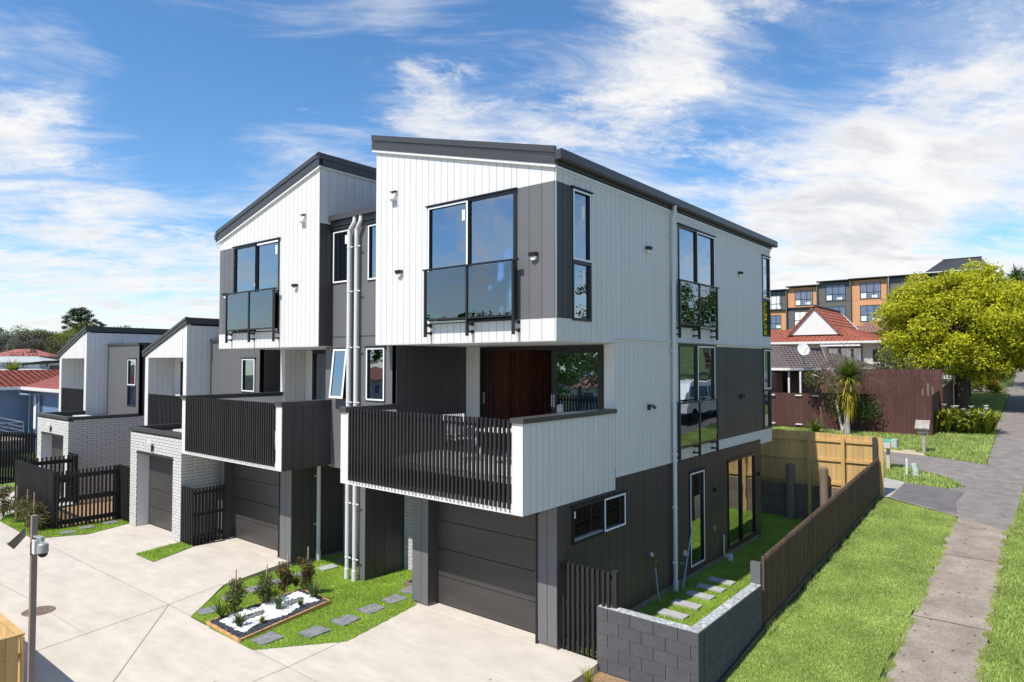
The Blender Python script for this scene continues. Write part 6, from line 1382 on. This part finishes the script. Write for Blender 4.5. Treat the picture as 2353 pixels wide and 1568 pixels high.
# far-off wood that reads as one mass
ms = []
g = random.Random(9)
for i in range(420):
    s = g.random(); ms.append((-285+s*45+g.uniform(-18,18), 20+s*190+g.uniform(-8,8), 6.2+2.6*s+g.uniform(-4.5,2.0), 6, 6, 2.6))
leaves('distant_wood', ms, 60000, .62, 'leaf_olive', None, .6, .55, flat=.4, seed=700, kind='stuff', label='distant wooded ridge forming the skyline at the far left', cat='woodland')
ms = [(-190+g.uniform(-25,25), 20+g.uniform(-25,65), 1.5+g.uniform(0,4.5), 4, 4, 2) for i in range(160)]
leaves('valley_scrub', ms, 22000, .42, 'leaf_greybrown', None, .6, .55, flat=.3, seed=701, kind='stuff', label='grey-green scrub filling the slope between the far left houses', cat='scrub')

# ------------------------------------------------------------------ across the road (seen in the side windows)
for i, (y, c_, lb) in enumerate([(17,'house_cream','cream'),(37,'house_white','white')]):
    z0_ = slopez(0, y); t = thing('house', lb+' single storey house on the far side of the road', 'house', (25,y,z0_), 'houses across the road')
    pc('wall', 21, 29, y-6, y+6, z0_-.3, z0_+2.7, c_, t)
    MB().add([(20.4,y-6.6,z0_+2.7),(20.4,y+6.6,z0_+2.7),(29.6,y+6.6,z0_+2.7),(29.6,y-6.6,z0_+2.7),(25,y-2.5,z0_+4.6),(25,y+2.5,z0_+4.6)], [(0,1,5,4),(1,2,5),(2,3,4,5),(3,0,4)]).build('roof', 'tile_brown', t)
    for yy in (-4, -.5, 3): pc('window', 20.95, 20.999, y+yy, y+yy+1.6, z0_+1, z0_+2.2, 'far_glass', t)
t = thing('van', 'white van parked against the kerb, reflected in the first floor side window', 'van', (9.0,24.5,slopez(0,24.5)))
z0_ = slopez(0,24.5)+.02
prof = [(22.2,.45),(22.2,1.0),(22.6,1.15),(23.2,1.9),(23.6,2.0),(27.0,2.02),(27.2,1.9),(27.25,.45)]
mb = MB(); n_ = len(prof); mb.add([(8.1,y,z0_+z) for y,z in prof]+[(9.9,y,z0_+z) for y,z in prof], [tuple(range(n_))[::-1], tuple(range(n_,2*n_))]+[(k,(k+1)%n_,n_+(k+1)%n_,n_+k) for k in range(n_)]); mb.build('body', 'van_paint', t)
for a, b in ((23.3,24.1),(24.3,25.5),(25.7,26.8)): pc('window', 8.085, 8.099, a, b, z0_+1.2, z0_+1.75, 'far_glass', t)
MB().add([(8.25,22.68,z0_+1.22),(9.75,22.68,z0_+1.22),(9.75,23.14,z0_+1.82),(8.25,23.14,z0_+1.82)], [(0,1,2,3)]).build('windscreen', 'far_glass', t)
for y_ in (23.1, 26.3):
    for x_ in (8.12, 9.7): MB().lathe((x_-.02,y_,z0_+.33), [(.12,0),(.33,.0),(.33,.2),(.12,.2)], 20, 'x').build('wheel', 'solar', t)

# ------------------------------------------------------------------ the town to the south-west, seen in the glass
def copy_thing(root, loc, sc_, rz, label):
    r = root.copy(); col.objects.link(r); r.location = loc; r.scale = (sc_,)*3; r.rotation_euler.z = rz; r['label'] = label
    for ch in root.children: c = ch.copy(); col.objects.link(c); c.parent = r
    return r
t0 = thing('garden_tree', 'green garden tree behind the camera side of the driveway, nearest the lane', 'tree', (-20,-26,-.4), 'garden trees south of the driveway')
MB().tube([(-20,-26,-.5),(-20,-26,3)], [.25,.15], 8).build('trunk', 'tree_bark', t0); leaves('crown', clumps(-20,-26,4.2,2.6,2.6,2.4,26,.8,801,-.8), 3800, .26, 'leaf_green', t0, .4, .55, seed=801)
for i, (x, y, k) in enumerate([(-27,-33,1.1),(-38,-38,1.3),(-31,-52,1.2),(-48,-55,1.5),(-14,-44,1.2),(-60,-66,1.8),(-42,-78,1.7),(-70,-90,2.2),(-55,-100,2.2),(-24,-70,1.5),(-88,-84,2.0),(-5,-60,1.4),(8,-52,1.3),(-75,-60,1.6)]):
    copy_thing(t0, (x,y,-.4), k, i*1.3, 'green garden tree south of the driveway, number %d outward from the lane' % (i+2) if False else ['small round','broad','tall','spreading','dense','full','large','far tall','far broad','upright','distant','leafy','loose','wide'][i]+' green garden tree south of the driveway, seen only in reflections')
for i, (x, y, mt, cm, lb) in enumerate([(-24,-42,'tile_salmon','house_white','red roofed white'),(-36,-62,'tile_brown','house_cream','brown roofed cream'),(-52,-80,'roof_white','house_white','pale roofed white'),(-10,-36,'tile_brown','house_cream','low brown roofed'),(-64,-50,'tile_red','house_cream','dark red roofed')]):
    t = thing('house', lb+' house south of the driveway, seen in reflections', 'house', (x,y,-.4), 'houses south of the driveway')
    pc('wall', x-5, x+5, y-4, y+4, -.5, 2.3, cm, t); MB().add([(x-5.5,y-4.5,2.3),(x+5.5,y-4.5,2.3),(x+5.5,y+4.5,2.3),(x-5.5,y+4.5,2.3),(x-2,y,4.1),(x+2,y,4.1)], [(0,1,5,4),(1,2,5),(2,3,4,5),(3,0,4)]).build('roof', mt, t)
    for u in (-3.5, -.5, 2.2): pc('window', x+u, x+u+1.3, y+4.001, y+4.05, .7, 1.8, 'far_glass', t)

# ------------------------------------------------------------------ litter, tufts and stains of use
ed = []
for i in range(150):
    sd = i % 2; y = random.uniform(-1, 11.3); x = (4.35 if sd else 5.47)+random.uniform(-.03,.03); ed.append(rect(x, y, random.uniform(.05,.16), random.uniform(.10,.35), random.uniform(-.4,.4)))
o = blades('edge_grass', ed, lambda X,Y: slopez(X,Y), 7000, .05, .012, 'lawn'); o['label'] = 'ragged grass tufts creeping over both edges of the footpath'
ed = [rect(2.50+random.uniform(0,.05), random.uniform(2.8,12.4), .05, random.uniform(.2,.5)) for i in range(26)]
o = blades('fence_grass', ed, lambda X,Y: slopez(X,Y), 7000, .09, .012, 'lawn'); o['label'] = 'longer uncut grass along the foot of the long slat fence'
V = []
for i in range(70):
    x, y = random.uniform(-14, .6), random.uniform(-5.3, -.1)
    if inpoly(lawn_pts, np.array([x]), np.array([y]))[0] or inpoly(strip_pts, np.array([x]), np.array([y]))[0] or (x > -11 and x < -7.7 and y > -.1): continue
    a = random.uniform(0, 6.28); l = random.uniform(.006, .022); w_ = l*.4; c, s_ = math.cos(a), math.sin(a)
    V += [(x-c*l, y-s_*l, -.024), (x+s_*w_, y-c*w_, -.020), (x+c*l, y+s_*l, -.022), (x-s_*w_, y+c*w_, -.023)]
np_obj('leaf_litter', V, 4, 'leaf_bronze', None, kind='stuff', label='specks of leaf litter scattered over the concrete driveway', cat='litter')
V = []
for i in range(240):
    x, y = random.gauss(5.0, .9), random.uniform(-1, 22)
    if not 4.3 < x < 5.6: continue
    z = slopez(0, y)+.016; a = random.uniform(0, 6.28); l = random.uniform(.012, .04); w_ = l*.45; c, s_ = math.cos(a), math.sin(a)
    V += [(x-c*l, y-s_*l, z), (x+s_*w_, y-c*w_, z+.004), (x+c*l, y+s_*l, z), (x-s_*w_, y+c*w_, z+.003)]
np_obj('leaf_litter', V, 4, 'leaf_bronze', None, kind='stuff', label='dead leaves lying on the sloping footpath', cat='litter')
